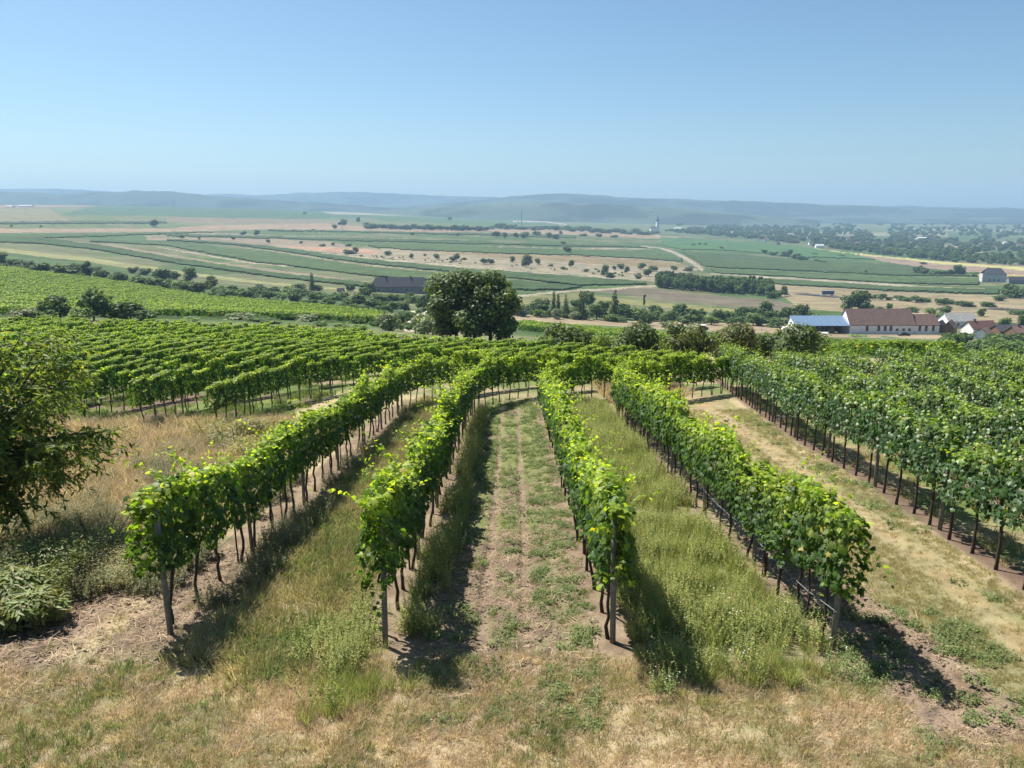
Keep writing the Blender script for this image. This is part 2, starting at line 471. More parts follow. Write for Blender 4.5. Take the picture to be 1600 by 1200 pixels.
FADE = {'field': .66, 'dirt_lane': .9, 'vineyard': .85, 'keep': 1.0}; KEEP = set()
fields = []         # (name, label, polygon in photo coordinates, colour, raised height)
def lane(pts, w):
    pts = [np.array(p, float) for p in pts]; w = w if isinstance(w, (list, tuple)) else [w] * len(pts)
    up = [(p[0], p[1] - ww / 2) for p, ww in zip(pts, w)]; dn = [(p[0], p[1] + ww / 2) for p, ww in zip(pts, w)]
    return up + dn[::-1]
def above(pts, w):
    w = w if isinstance(w, (list, tuple)) else [w] * len(pts)
    return [(p[0], p[1] - ww) for p, ww in zip(pts, w)] + [tuple(p) for p in pts[::-1]]

VINE_G = (.060, .095, .036); VINE_G2 = (.073, .112, .042); TANF = (.20, .17, .11); PINKF = (.18, .155, .11); LANEF = (.27, .235, .17)
YG = (.20, .20, .09); GOLD = (.26, .21, .115)
FL = [
 ('field', [(-80, 328), (75, 325), (112, 346), (-80, 349)], (.24, .22, .12), 0),
 ('field', [(-80, 320), (40, 321), (150, 319), (150, 322), (-80, 327)], (.32, .22, .17), 0),
 ('field', [(150, 322), (420, 323), (560, 332), (600, 340), (420, 343), (230, 337), (90, 336)], (.085, .15, .075), 0),
 ('field', [(-80, 348), (150, 346), (260, 347), (260, 349), (-80, 351)], (.08, .12, .06), 1.5),
 ('field', [(260, 339), (500, 343), (575, 352), (500, 349), (330, 351), (260, 346)], (.23, .20, .125), 0),
 ('field', [(-80, 357), (260, 357), (330, 352), (500, 349), (575, 354), (760, 358), (900, 359), (1060, 370), (1060, 375), (900, 367), (760, 363), (575, 362), (500, 361), (420, 358), (340, 361), (260, 363), (-80, 364)], (.33, .25, .165), 0),
 ('vineyard', above([(-80, 380), (0, 379), (65, 381), (146, 390), (260, 410), (341, 421), (439, 435), (575, 449)], [10, 10, 9, 8, 8, 7, 6, 6]), VINE_G, 1.25),
 ('vineyard', above([(-80, 374), (50, 373), (130, 370), (260, 366), (333, 363)], [7, 6, 5, 3, 1]), VINE_G2, 1.25),
 ('field', [(225, 368), (330, 363), (450, 368), (760, 376), (760, 379), (520, 374), (330, 368), (230, 371)], (.24, .23, .15), 0),
 ('vineyard', above([(260, 369), (357, 371), (520, 376), (760, 381)], [3, 3, 4, 4]), VINE_G, 1.25),
 ('vineyard', above([(420, 361), (500, 362), (640, 365), (760, 368), (900, 372)], [2, 2, 2.5, 3, 3]), VINE_G, 1.25),
 ('field', [(230, 371), (400, 372), (520, 378), (560, 388), (520, 394), (430, 385), (340, 377), (230, 375)], (.28, .225, .155), 0),
 ('vineyard', above([(141, 378), (260, 384), (325, 396), (406, 411), (520, 424), (578, 432), (700, 440)], [3, 7, 12, 16, 16, 15, 10]), VINE_G2, 1.25),
 ('field', [(420, 382), (500, 385), (560, 387), (640, 389), (760, 394), (900, 399), (1000, 404), (1050, 408), (1092, 421), (1060, 428), (1020, 437), (900, 429), (800, 421), (700, 413), (600, 404), (520, 396), (430, 386)], (.31, .27, .185), 0),
 ('field', [(640, 391), (760, 396), (900, 400), (1000, 405), (1050, 409), (1088, 420), (1000, 417), (900, 411), (800, 404), (700, 397)], GOLD, 0),
 ('field', [(430, 384), (520, 387), (590, 391), (590, 397), (520, 394)], (.46, .28, .18), 0),
 ('vineyard', above([(260, 376), (341, 381), (398, 387), (520, 405), (581, 413), (662, 421), (760, 430)], [2, 3, 4, 6, 6, 6, 5]), VINE_G, 1.25),
 ('dirt_lane', lane([(500, 396), (600, 405.5), (700, 414.5), (800, 422.5), (900, 430.5), (1045, 440)], 2.2), LANEF, 0),
 ('dirt_lane', lane([(374, 386), (439, 394), (520, 408), (581, 416), (662, 424), (710, 430)], [1, 2, 3, 3.5, 3.5, 2]), TANF, 0),
 ('dirt_lane', lane([(245, 386), (341, 402), (390, 411), (460, 417)], [1.5, 2, 2, 1]), LANEF, 0),
 ('dirt_lane', lane([(106, 378), (171, 383), (260, 399), (341, 412), (422, 422), (520, 435), (575, 441)], [1, 3, 5, 5, 4, 3.5, 3]), TANF, 0),
 ('dirt_lane', lane([(-80, 384), (0, 390), (130, 405), (228, 419), (317, 431), (357, 436), (455, 446), (580, 456)], [5, 6, 7, 7, 5, 5, 4, 3]), YG, 0),
 ('vineyard', above([(575, 385), (640, 391), (760, 395.5), (898, 399.5), (988, 403), (1066, 409)], [3, 7, 9, 9, 9, 6]), VINE_G2, 1.25),
 ('dirt_lane', lane([(760, 386), (900, 388.5), (1020, 389)], 1.2), LANEF, 0),
 ('vineyard', above([(590, 377), (760, 382), (900, 385), (1010, 387)], [2, 3, 3, 2]), VINE_G, 1.25),
 ('vineyard', [(780, 425), (900, 433), (1008, 441), (1008, 445), (906, 447), (785, 433), (690, 424), (690, 420)], VINE_G, 1.25),
 ('vineyard', [(797, 438), (870, 446), (912, 449), (880, 454.5), (797, 453.5)], VINE_G, 1.25),
 ('dirt_lane', lane([(780, 467), (838, 460), (906, 454), (955, 452), (1025, 447)], [3, 3, 2.5, 3, 3]), LANEF, 0),
 ('field', [(1010, 449), (1030, 452), (1100, 461), (1200, 467), (1245, 477), (1245, 487), (1180, 482), (1100, 475), (1000, 465), (960, 459), (920, 455.5)], PINKF, 0),
 ('field', [(795, 468), (838, 462), (900, 457), (935, 463), (905, 470), (830, 477), (795, 478)], YG, 0),
 ('field', [(930, 463), (1100, 479), (1245, 490), (1245, 495), (1100, 487), (1000, 478), (930, 471)], (.24, .24, .10), 0),
 ('field', [(780, 491), (1000, 502), (1240, 507), (1330, 521), (1480, 523), (1480, 531), (1230, 525), (1060, 517), (900, 506), (780, 499)], (.36, .29, .19), 0),
 ('dirt_lane', [(641, 486), (668, 485), (660, 495), (648, 520), (630, 521), (638, 500)], (.52, .45, .36), 0),
 ('dirt_lane', lane([(1000, 385), (1028, 387), (1050, 393), (1075, 406), (1099, 422)], [1.5, 2, 4, 6, 6]), LANEF, 0),
 ('dirt_lane', lane([(1022, 366), (1030, 369), (1042, 375)], [3, 3, 2]), LANEF, 0),
 ('vineyard', [(1030, 371), (1130, 376), (1240, 384), (1330, 396), (1420, 408), (1330, 404), (1227, 401), (1179, 395), (1130, 391), (1065, 390), (1040, 385)], (.07, .14, .05), 1.25),
 ('vineyard', [(1065, 394), (1180, 400), (1260, 407), (1400, 414), (1530, 426), (1530, 432), (1400, 431), (1260, 424), (1162, 420), (1102, 417)], VINE_G, 1.25),
 ('vineyard', [(1110, 421), (1260, 426), (1400, 434), (1530, 436), (1530, 446), (1400, 443), (1200, 431.5), (1120, 427)], VINE_G2, 1.25),
 ('dirt_lane', lane([(1110, 427), (1200, 433.5), (1287, 438), (1400, 446), (1475, 450), (1540, 452)], [1.5, 2.5, 3, 3.5, 3, 2]), LANEF, 0),
 ('vineyard', [(1190, 436), (1400, 449), (1560, 453), (1560, 460), (1400, 455.5), (1190, 443)], VINE_G, 1.25),
 ('field', [(1190, 443), (1400, 456), (1570, 462), (1680, 470), (1680, 507), (1460, 501), (1248, 481), (1225, 465)], (.30, .25, .155), 0),
 ('field', [(1330, 398), (1400, 402), (1475, 409), (1680, 419), (1680, 434), (1500, 426), (1430, 418), (1380, 408)], (.30, .225, .165), 0),
 ('dirt_lane', lane([(1270, 388), (1300, 393), (1400, 403), (1475, 411), (1600, 420), (1680, 424)], [1.5, 2, 2, 4, 5, 6]), (.36, .34, .14), 0),
 ('field', [(1500, 427), (1570, 429), (1680, 432), (1680, 438), (1540, 434)], (.45, .37, .12), 0),
 ('field', lane([(1110, 362), (1240, 365), (1300, 364)], 3), (.30, .30, .22), 0),
 ('field', lane([(1310, 365), (1390, 366), (1480, 367)], 5), (.27, .28, .17), 0),
 ('field', lane([(1400, 357), (1500, 360), (1680, 361)], 2.5), (.32, .31, .2), 0),
 ('field', lane([(1450, 384), (1530, 386), (1570, 387)], 3), (.30, .25, .17), 0),
 ('field', lane([(1470, 395), (1540, 396)], 5), (.28, .27, .13), 0),
 ('field', [(500, 330), (640, 333), (655, 337), (520, 335)], (.33, .32, .22), 0),
 ('field', [(560, 336), (760, 342), (900, 352), (760, 352), (600, 345)], (.09, .16, .06), 0),
 ('field', lane([(800, 346), (850, 346), (885, 351)], 1.5), (.45, .42, .36), 0),
]

def build_ground():
    y_a = np.exp(np.arange(math.log(5.2), math.log(22), 0.0048))
    y_b = np.exp(np.arange(math.log(22), math.log(140), 0.013))
    y_c = np.exp(np.arange(math.log(140), math.log(3600), 0.0098))
    y_d = np.exp(np.linspace(math.log(3650), math.log(8800), 22))
    ys = np.concatenate([[-60, -30, -15, -6, 0, 3, 4.4], y_a, y_b, y_c, y_d])
    a = np.concatenate([[-2.4, -1.9, -1.5, -1.3, -1.05, -.92, -.84], np.linspace(-.78, .78, 680), [.84, .92, 1.05, 1.3, 1.5, 1.9, 2.4]])
    A, Y = np.meshgrid(a, ys)
    X = np.sign(A) * (np.minimum(np.abs(A), .78) * np.maximum(Y, 5.0) + np.maximum(np.abs(A) - .78, 0) * np.maximum(Y, 60))
    near = Y < 150
    Z = gz(X.ravel(), Y.ravel()).reshape(X.shape)
    Z = Z + np.where(Y < 36, detail_height(X.ravel(), Y.ravel()).reshape(X.shape), 0)
    V = np.stack([X, Y, Z], -1).reshape(-1, 3)
    ny, na = X.shape
    # photo coordinates of the faces
    yc = CP * 1.0
    def proj(v):
        f = v[:, 1] * CP - v[:, 2] * SP; u = v[:, 2] * CP + v[:, 1] * SP
        f = np.maximum(f, .01)
        return 800 + 1200 * v[:, 0] / f, 600 - 1200 * u / f
    i = np.arange(ny - 1)[:, None] * na + np.arange(na - 1)[None, :]
    F = np.stack([i, i + 1, i + 1 + na, i + na], -1).reshape(-1, 4)
    fc = V[F].mean(1)
    px, py = proj(fc)
    vpx, vpy = proj(V)
    x, y = V[:, 0], V[:, 1]
    c1 = ground_color(x, y); c2 = far_color(vpx, vpy, x, y)
    t = sstep(90, 140, y)[:, None]
    C = c1 * (1 - t) + c2 * t
    # bright vineyard slope and green slopes of the middle distance
    # classify faces by field
    fid = np.full(len(F), -1)
    far = (fc[:, 1] > 120) & (fc[:, 1] < 6000)
    wob = (fbm(fc[:, 0] / 25, fc[:, 1] / 25, 44) - .5) * 1.6 + (vnoise(fc[:, 0] / 5, fc[:, 1] / 7, 45) - .5) * 1.1
    fx, fy = px[far], py[far] + wob[far]
    fi = fid[far]
    for k, (nm, poly, col, h) in enumerate(FL):
        poly = np.array(poly, float)
        inside = np.zeros(len(fx), bool)
        x0, y0 = poly[:, 0], poly[:, 1]; x1, y1 = np.roll(x0, -1), np.roll(y0, -1)
        for a0, b0, a1, b1 in zip(x0, y0, x1, y1):
            cond = ((b0 > fy) != (b1 > fy))
            with np.errstate(divide='ignore', invalid='ignore'):
                xi = (a1 - a0) * (fy - b0) / (b1 - b0 + 1e-12) + a0
            inside ^= cond & (fx < xi)
        fi[inside] = k
    fid[far] = fi
    land = fid < 0
    nearF = land & (fc[:, 1] < 140); farF = land & ~nearF
    def sub(mask, name, mat, kind='structure', colour=None, raise_=0.0, smooth=True):
        Fs = F[mask]
        if len(Fs) == 0: return None
        u, inv = np.unique(Fs, return_inverse=True)
        Vs = V[u].copy(); Fs = inv.reshape(-1, 4)
        Cs = C[u] if colour is None else None
        if colour is not None:
            nn = fbm(Vs[:, 0] / 14, Vs[:, 1] / 22, 55)[:, None]; n2 = fbm(Vs[:, 0] / 3.2, Vs[:, 1] / 5, 56)[:, None]
            colour = np.array(colour) * FADE.get(name if tuple(colour) not in KEEP else 'keep', 1.0)
            Cs = np.array(colour) * (.72 + .32 * nn + .24 * n2)
        allF = [Fs]
        if raise_ > 0:
            # canopy of the vine rows, standing proud of the land, with its sides
            e = np.concatenate([Fs[:, [0, 1]], Fs[:, [1, 2]], Fs[:, [2, 3]], Fs[:, [3, 0]]])
            key = np.sort(e, 1); k2 = key[:, 0].astype(np.int64) * 10**7 + key[:, 1]
            uq, idx, cnt = np.unique(k2, return_index=True, return_counts=True)
            be = e[idx[cnt == 1]]
            low = Vs.copy()
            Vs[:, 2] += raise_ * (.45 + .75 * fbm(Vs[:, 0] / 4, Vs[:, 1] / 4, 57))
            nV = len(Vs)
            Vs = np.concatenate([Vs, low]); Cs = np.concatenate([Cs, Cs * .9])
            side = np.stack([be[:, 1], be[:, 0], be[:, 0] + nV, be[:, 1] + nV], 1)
            allF.append(side)
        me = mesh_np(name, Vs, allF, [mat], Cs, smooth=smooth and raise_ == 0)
        return tag(obj(name, me), kind=kind)
    sub(nearF, 'ground', M['soil'])
    sub(farF, 'valley_land', M['land'])
    for k, (nm, poly, col, h) in enumerate(FL):
        o = sub(fid == k, nm, M['land'] if h == 0 else M['canopy'], colour=col, raise_=h)

# far vineyard canopy: fine rows along the contour
def mat_canopy():
    m = mat_ground('vine_canopy', 0.12, 0.9, 0.8, 0, 0.46, 1.0, rows=.16)
    return m
M['canopy'] = mat_canopy()
build_ground()

# ------------------------------------------------------------------ hills
def ridge(name, pts, D, depth, col, zbase=-95, rough=10, seed=0):
    pts = sorted(pts); xs = np.linspace(pts[0][0], pts[-1][0], 240)
    ycr = np.interp(xs, [p[0] for p in pts], [p[1] for p in pts])
    # smooth the crest
    k = np.ones(9) / 9; ycr = np.convolve(np.pad(ycr, 4, 'edge'), k, 'valid')
    az = az_of(xs, 320); crest = -ratio_of(ycr) * D
    crest = crest + (fbm(xs / 14, xs * 0, 70 + seed, 3) - .5) * rough
    prof = np.linspace(-1, 1, 31)
    V = []; Cc = []
    for t in prof:
        Dy = D + t * depth
        h = (math.cos(t * math.pi) * .5 + .5)
        xx = az * Dy
        bump = (fbm(xx / (depth * .25), np.full_like(xx, Dy) / (depth * .25), 80 + seed, 4) - .5) * rough * 3.2 * (1 - abs(t)) * (abs(t) > .02)
        zz = zbase + (crest - zbase) * h + bump * h * (0 if t == 0 else 1)
        V.append(np.stack([xx, np.full_like(xx, Dy), zz], 1))
        nn = fbm(xx / 260, np.full_like(xx, Dy) / 160, 90 + seed, 3)[:, None]
        Cc.append(np.where(nn > .53, np.array(col) * 1.5 + .01, np.array(col)) * (.8 + .4 * nn))
    V = np.concatenate(V); Cc = np.concatenate(Cc)
    n = len(xs); i = np.arange(len(prof) - 1)[:, None] * n + np.arange(n - 1)[None, :]
    F = np.stack([i, i + 1, i + 1 + n, i + n], -1).reshape(-1, 4)
    o = obj(name, mesh_np(name, V, F, [M['hill']], Cc, smooth=True))
    return tag(o, kind='structure')
M['hill'] = mat_ground('wooded_hills', 0.004, 0.03, 3.0, 0, 0.25, 0.4)
WOOD = (.028, .044, .03)
ridge('hills', [(-300, 303), (0, 301), (40, 299), (100, 303), (170, 300), (260, 298), (300, 303), (360, 309), (430, 313), (500, 318), (580, 323), (700, 331)], 4700, 700, WOOD, seed=1)
ridge('hills', [(-300, 297), (0, 295), (130, 296), (220, 303), (300, 306), (350, 302), (410, 306), (450, 303), (510, 300), (575, 300), (640, 304), (700, 306), (770, 309), (900, 315), (1000, 325)], 7300, 1000, WOOD, rough=10, seed=2)
ridge('hills', [(520, 330), (640, 322), (760, 311), (810, 306), (865, 302), (930, 305), (1000, 310), (1080, 312), (1200, 316), (1290, 320), (1400, 323), (1520, 326), (1640, 327), (1900, 330)], 5700, 800, WOOD, rough=8, seed=3)
ridge('hills', [(560, 337), (640, 327), (720, 319), (790, 316), (860, 317), (950, 319), (1040, 324), (1120, 331), (1200, 337), (1280, 345)], 4000, 450, (.038, .055, .036), zbase=-85, rough=7, seed=4)
ridge('hills', [(1150, 330), (1300, 324), (1400, 322), (1500, 324), (1640, 326), (1900, 326)], 7700, 900, WOOD, rough=9, seed=5)
ridge('hills', [(900, 346), (1050, 341), (1200, 339), (1350, 338), (1500, 340), (1700, 339), (1900, 340)], 4900, 400, (.035, .052, .036), zbase=-85, rough=7, seed=6)

# ------------------------------------------------------------------ geometry-node scatter for what nobody could count
def scatter(name, P, rz, scl, variants, tilt=None, squash=None):
    n = len(P)
    me = bpy.data.meshes.new(name); me.vertices.add(n)
    me.vertices.foreach_set('co', np.asarray(P, np.float32).ravel())
    rot = np.zeros((n, 3), np.float32); rot[:, 2] = rz
    if tilt is not None: rot[:, :2] = tilt
    s = np.ones((n, 3), np.float32) * np.asarray(scl, np.float32).reshape(n, -1)
    at1 = me.attributes.new('rot', 'FLOAT_VECTOR', 'POINT'); at1.data.foreach_set('vector', rot.ravel())
    at2 = me.attributes.new('scl', 'FLOAT_VECTOR', 'POINT'); at2.data.foreach_set('vector', s.ravel())
    at3 = me.attributes.new('idx', 'INT', 'POINT'); at3.data.foreach_set('value', rng.integers(0, len(variants), n).astype(np.int32))
    me.update()
    o = obj(name, me); tag(o, kind='stuff')
    ng = bpy.data.node_groups.new(name, 'GeometryNodeTree')
    ng.interface.new_socket('Geometry', in_out='INPUT', socket_type='NodeSocketGeometry')
    ng.interface.new_socket('Geometry', in_out='OUTPUT', socket_type='NodeSocketGeometry')
    gi = ng.nodes.new('NodeGroupInput'); go = ng.nodes.new('NodeGroupOutput')
    iop = ng.nodes.new('GeometryNodeInstanceOnPoints'); join = ng.nodes.new('GeometryNodeJoinGeometry')
    for v in reversed(variants):
        oi = ng.nodes.new('GeometryNodeObjectInfo'); oi.inputs['Object'].default_value = v
        oi.inputs['As Instance'].default_value = True
        ng.links.new(oi.outputs['Geometry'], join.inputs[0])
    def named(nm, dt):
        a = ng.nodes.new('GeometryNodeInputNamedAttribute'); a.data_type = dt; a.inputs['Name'].default_value = nm
        return next(q for q in a.outputs if q.enabled)
    iop.inputs['Pick Instance'].default_value = True
    ng.links.new(gi.outputs[0], iop.inputs['Points']); ng.links.new(join.outputs[0], iop.inputs['Instance'])
    ng.links.new(named('idx', 'INT'), iop.inputs['Instance Index'])
    e2r = ng.nodes.new('FunctionNodeEulerToRotation')
    ng.links.new(named('rot', 'FLOAT_VECTOR'), e2r.inputs[0]); ng.links.new(e2r.outputs[0], iop.inputs['Rotation'])
    ng.links.new(named('scl', 'FLOAT_VECTOR'), iop.inputs['Scale'])
    ng.links.new(iop.outputs[0], go.inputs[0])
    md = o.modifiers.new('scatter', 'NODES'); md.node_group = ng
    return o

def proto(name, me):
    return bpy.data.objects.new(name, me)      # source shape only, used by the scatters

# ------------------------------------------------------------------ VINES
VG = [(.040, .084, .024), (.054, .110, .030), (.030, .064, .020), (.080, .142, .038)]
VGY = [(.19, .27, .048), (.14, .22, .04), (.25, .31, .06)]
def vine_foliage(seed, n, L=1.05, zlo=.84, zhi=2.02, hw=.215, size=.104, shoots=9, mat='vine', low=False, end=0, by=.92, bz=.62, lump=1.0):
    global rng
    keep = rng; rng = np.random.default_rng(seed)
    u = rng.uniform(-L / 2 - .12, L / 2 + .12, n)
    z = zlo + (zhi - zlo) * rng.beta(1.25, 1.1, n)
    zz = (z - zlo) / (zhi - zlo)
    w = hw * (0.62 + .5 * np.sin(np.clip(zz * 1.15 + .1, 0, 1) * math.pi)) * (.75 + .55 * vnoise(u * 2.6 + seed * 3, z * 2.4, seed))
    side = np.where(rng.random(n) < .5, -1, 1); depth = rng.random(n) ** .45
    y = side * w * depth
    top = rng.random(n) < .18
    z = np.where(top, zhi - .1 * lump + .16 * lump * vnoise(u * 3, u * 0, seed + 5) + rng.normal(0, .04 * lump, n), z)
    y = np.where(top, rng.uniform(-1, 1, n) * hw * .7, y)
    lowb = zlo + .18 * vnoise(u * 2.2, u * 0, seed + 9)
    z = np.maximum(z, lowb)
    P = np.stack([u, y, z], 1)
    Nn = np.stack([rng.normal(0, .45, n), np.where(top, y * 2, side * 1.0) + rng.normal(0, .4, n), np.where(top, 1.2, .45) + rng.normal(0, .4, n)], 1)
    Td = np.stack([rng.normal(0, .5, n), side * .45 + rng.normal(0, .3, n), np.where(top, -.1, -1.0) + rng.normal(0, .35, n)], 1)
    S = size * rng.uniform(.6, 1.3, n)
    col = mixcol(n, VG, [.4, .3, .2, .1])
    col = np.where(rng.random((n, 1)) < .012, np.array([.30, .25, .05]), col)
    bright = (sstep(zhi - bz, zhi - .02, z) * by)[:, None] * (rng.random((n, 1)) < .78)  # sunlit tops and shaded sides painted into leaf colour, besides yellower young growth
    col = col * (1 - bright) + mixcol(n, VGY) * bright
    PP, NN_, TT, SS, CC = [P], [Nn], [Td], [S], [col]
    stems = []
    for k in range(shoots):
        b = np.array([rng.uniform(-L / 2, L / 2), rng.uniform(-.12, .12), zhi - .1])
        d = np.array([rng.normal(0, .35), rng.normal(0, .5), 1.0]); d /= np.linalg.norm(d)
        ln = rng.uniform(.2, .75) * (1 if rng.random() > .25 else 1.5); m = int(ln / .06) + 2
        t = np.linspace(0, 1, m)[:, None]
        c = b + d * ln * t + np.array([0, np.sign(d[1]) * .20, -.22]) * ln * t ** 2 * 1.4
        PP.append(c + rng.normal(0, .025, (m, 3)))
        NN_.append(np.stack([rng.normal(0, .6, m), rng.normal(0, .6, m), rng.uniform(.2, 1.2, m)], 1)); TT.append(rng.normal(0, 1, (m, 3)) + [0, 0, -.5])
        SS.append(size * (1.0 - .55 * t[:, 0]) * rng.uniform(.8, 1.1, m)); CC.append(mixcol(m, VGY))
    if end:
        for k in range(8):      # shoots that hang out of the end of the row
            b = np.array([end * (L / 2), rng.uniform(-.2, .2), rng.uniform(1.0, zhi)])
            d = np.array([end * rng.uniform(.4, 1.2), rng.normal(0, .7), rng.uniform(-.3, .6)]); d /= np.linalg.norm(d)
            ln = rng.uniform(.2, .6); m = int(ln / .05) + 2; t = np.linspace(0, 1, m)[:, None]
            c = b + d * ln * t + np.array([0, 0, -.4]) * ln * t ** 2
            PP.append(c + rng.normal(0, .03, (m, 3))); NN_.append(rng.normal(0, .6, (m, 3)) + [0, 0, .8]); TT.append(rng.normal(0, 1, (m, 3)) + [0, 0, -.5])
            SS.append(size * (1.05 - .5 * t[:, 0]) * rng.uniform(.8, 1.1, m)); CC.append(mixcol(m, VG + VGY[:2]))
    P, Nn, Td, S, col = [np.concatenate(q) for q in (PP, NN_, TT, SS, CC)]
    T, TF = (LEAF_T, LEAF_F) if low else (GRAPE_T, GRAPE_F)
    if low: S = S * 1.25
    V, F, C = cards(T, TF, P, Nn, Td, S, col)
    rng = keep
    return mesh_np('foliage', V, F, [M[mat]], C)

def vine_trunk(seed, h=.95, r=.026, straight=False):
    rd = random.Random(seed); m = MB()
    a = .04 if not straight else .015
    pts = []; x = y = 0
    for k in range(7):
        pts.append((x, y, h * k / 6 - (.06 if k == 0 else 0)))
        x += rd.uniform(-a, a) * 1.3; y += rd.uniform(-a, a)
    m.tube(pts, [r * 1.35, r * 1.1, r, r * .9, r * .95, r, r * 1.25], 6)
    if rd.random() < .45 and not straight:
        x0 = pts[0][0] + rd.uniform(-.08, .08)
        m.tube([(x0, .03, -.05), (x0 + rd.uniform(-.1, .1), rd.uniform(-.06, .06), h * .4), (pts[-1][0] + rd.uniform(-.1, .1), .02, h)], [r * .8, r * .6, r * .6], 5)
    for s in (-1, 1):      # the two arms along the wire
        m.tube([pts[-1], (pts[-1][0] + s * .18, pts[-1][1], h + .08), (pts[-1][0] + s * .45, 0, h + .10)], [r * .9, r * .7, r * .45], 5)
    return m.mesh('trunk', M['bark'], smooth=True)

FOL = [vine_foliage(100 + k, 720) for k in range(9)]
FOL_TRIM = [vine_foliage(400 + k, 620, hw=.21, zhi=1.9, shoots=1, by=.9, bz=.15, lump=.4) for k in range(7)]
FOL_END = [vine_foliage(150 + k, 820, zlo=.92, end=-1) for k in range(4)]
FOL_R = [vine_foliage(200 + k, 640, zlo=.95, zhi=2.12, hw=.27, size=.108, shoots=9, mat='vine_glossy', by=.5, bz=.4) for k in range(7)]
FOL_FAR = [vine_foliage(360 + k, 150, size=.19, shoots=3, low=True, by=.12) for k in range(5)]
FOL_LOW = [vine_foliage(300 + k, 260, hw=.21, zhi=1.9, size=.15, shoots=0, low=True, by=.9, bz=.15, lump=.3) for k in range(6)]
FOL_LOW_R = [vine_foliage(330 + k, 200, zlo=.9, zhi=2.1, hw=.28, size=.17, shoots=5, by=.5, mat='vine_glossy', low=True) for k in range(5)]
TRK = [vine_trunk(k) for k in range(8)]
TRK_R = [vine_trunk(50 + k, h=1.05, r=.03, straight=True) for k in range(5)]

_ord = ['', 'first', 'second', 'third', 'fourth', 'fifth', 'sixth', 'seventh', 'eighth', 'ninth', 'tenth', 'eleventh', 'twelfth', 'thirteenth',
        'fourteenth', 'fifteenth', 'sixteenth', 'seventeenth', 'eighteenth', 'nineteenth', 'twentieth']
_tens = {20: 'twenty', 30: 'thirty', 40: 'forty', 50: 'fifty', 60: 'sixty', 70: 'seventy'}
_tenth = {20: 'twentieth', 30: 'thirtieth', 40: 'fortieth', 50: 'fiftieth', 60: 'sixtieth', 70: 'seventieth'}
def ordinal(n):
    if n <= 20: return _ord[n]
    t = n // 10 * 10
    return _tenth[t] if n == t else _tens[t] + '-' + _ord[n - t]

def walk(path, step):
    """points every step metres along a polyline: (x, y, heading, s)"""
    out = []; path = [np.array(p, float) for p in path]
    d = [0]
    for a, b in zip(path, path[1:]): d.append(d[-1] + np.linalg.norm(b - a))
    s = 0
    xs = [p[0] for p in path]; ys = [p[1] for p in path]
    while s <= d[-1]:
        x = np.interp(s, d, xs); y = np.interp(s, d, ys)
        x2 = np.interp(min(s + .5, d[-1]), d, xs); y2 = np.interp(min(s + .5, d[-1]), d, ys)
        x1 = np.interp(max(s - .5, 0), d, xs); y1 = np.interp(max(s - .5, 0), d, ys)
        out.append((x, y, math.atan2(y2 - y1, x2 - x1), s)); s += step
    return out

CX, CY = 11.45, 31.0
def row_path(x0, y0, xend):
    Rr = CX - x0; pts = [(x0, y0), (x0, CY)]
    for k in range(1, 13):
        th = R(48 * k / 12); p = (CX - Rr * math.cos(th), CY + Rr * math.sin(th))
        if p[0] > xend: break
        pts.append(p)
    h = R(42)
    while pts[-1][0] < xend:
        pts.append((pts[-1][0] + math.cos(h) * 1.5, pts[-1][1] + math.sin(h) * 1.5))
    return pts

rest_full, rest_low, rest_full_r, rest_low_r = [], [], [], []
MAX_VINES = 298; n_vines = 0
def add_row(path, desc, n_ind, kind='left', group='grapevines', step=.95, y_low=62, first_label=None, posts=True, post_desc=None, post_every=5, far_post=32):
    global n_vines
    pts = walk(path, step)
    for i, (x, y, hd, s) in enumerate(pts):
        rd = random.Random(int(x * 1000) + i)
        z = gz1(x, y); jx = rd.uniform(-.04, .04)
        gap = rd.random() < .035 and i > 3
        if gap and i >= n_ind: continue
        if i < n_ind and n_vines < MAX_VINES:
            n_vines += 1
            if kind == 'left': lab = f'leafy grapevine, {ordinal(i + 1)} from the near end of {desc}'
            else: lab = f'tall grapevine, {ordinal(i + 1)} from the near end of {desc}'
            if i == 0: lab = f'grapevine with dark trunk ending {desc} at the near end'
            t = thing('grapevine', lab, 'grapevine', (x + jx, y, z), hd + (math.pi if rd.random() < .5 and i > 0 else 0), group)
            sc = rd.uniform(.86, 1.12) * (.78 if gap else 1)
            if kind == 'left':
                tr = obj('trunk', TRK[rd.randrange(len(TRK))], t, rot=(0, 0, rd.choice((0, math.pi))), scl=(1, 1, rd.uniform(.95, 1.08)))
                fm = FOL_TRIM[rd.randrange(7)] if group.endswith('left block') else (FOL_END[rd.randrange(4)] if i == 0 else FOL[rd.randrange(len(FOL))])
            else:
                tr = obj('trunk', TRK_R[rd.randrange(len(TRK_R))], t, rot=(0, 0, rd.choice((0, math.pi))))
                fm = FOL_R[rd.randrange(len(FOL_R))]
            if i < 2 and group.endswith('long rows'): sc = 1.06; fx = 1.12
            else: fx = rd.uniform(.75, 1.18)
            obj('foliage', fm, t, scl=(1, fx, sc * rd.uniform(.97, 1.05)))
        else:
            rec = (x, y, z, hd + (math.pi if rd.random() < .5 else 0), rd.uniform(.9, 1.1))
            lowq = y > y_low
            if kind == 'left': (rest_low if lowq else rest_full).append(rec)
            else: (rest_low_r if lowq else rest_full_r).append(rec)
    return pts

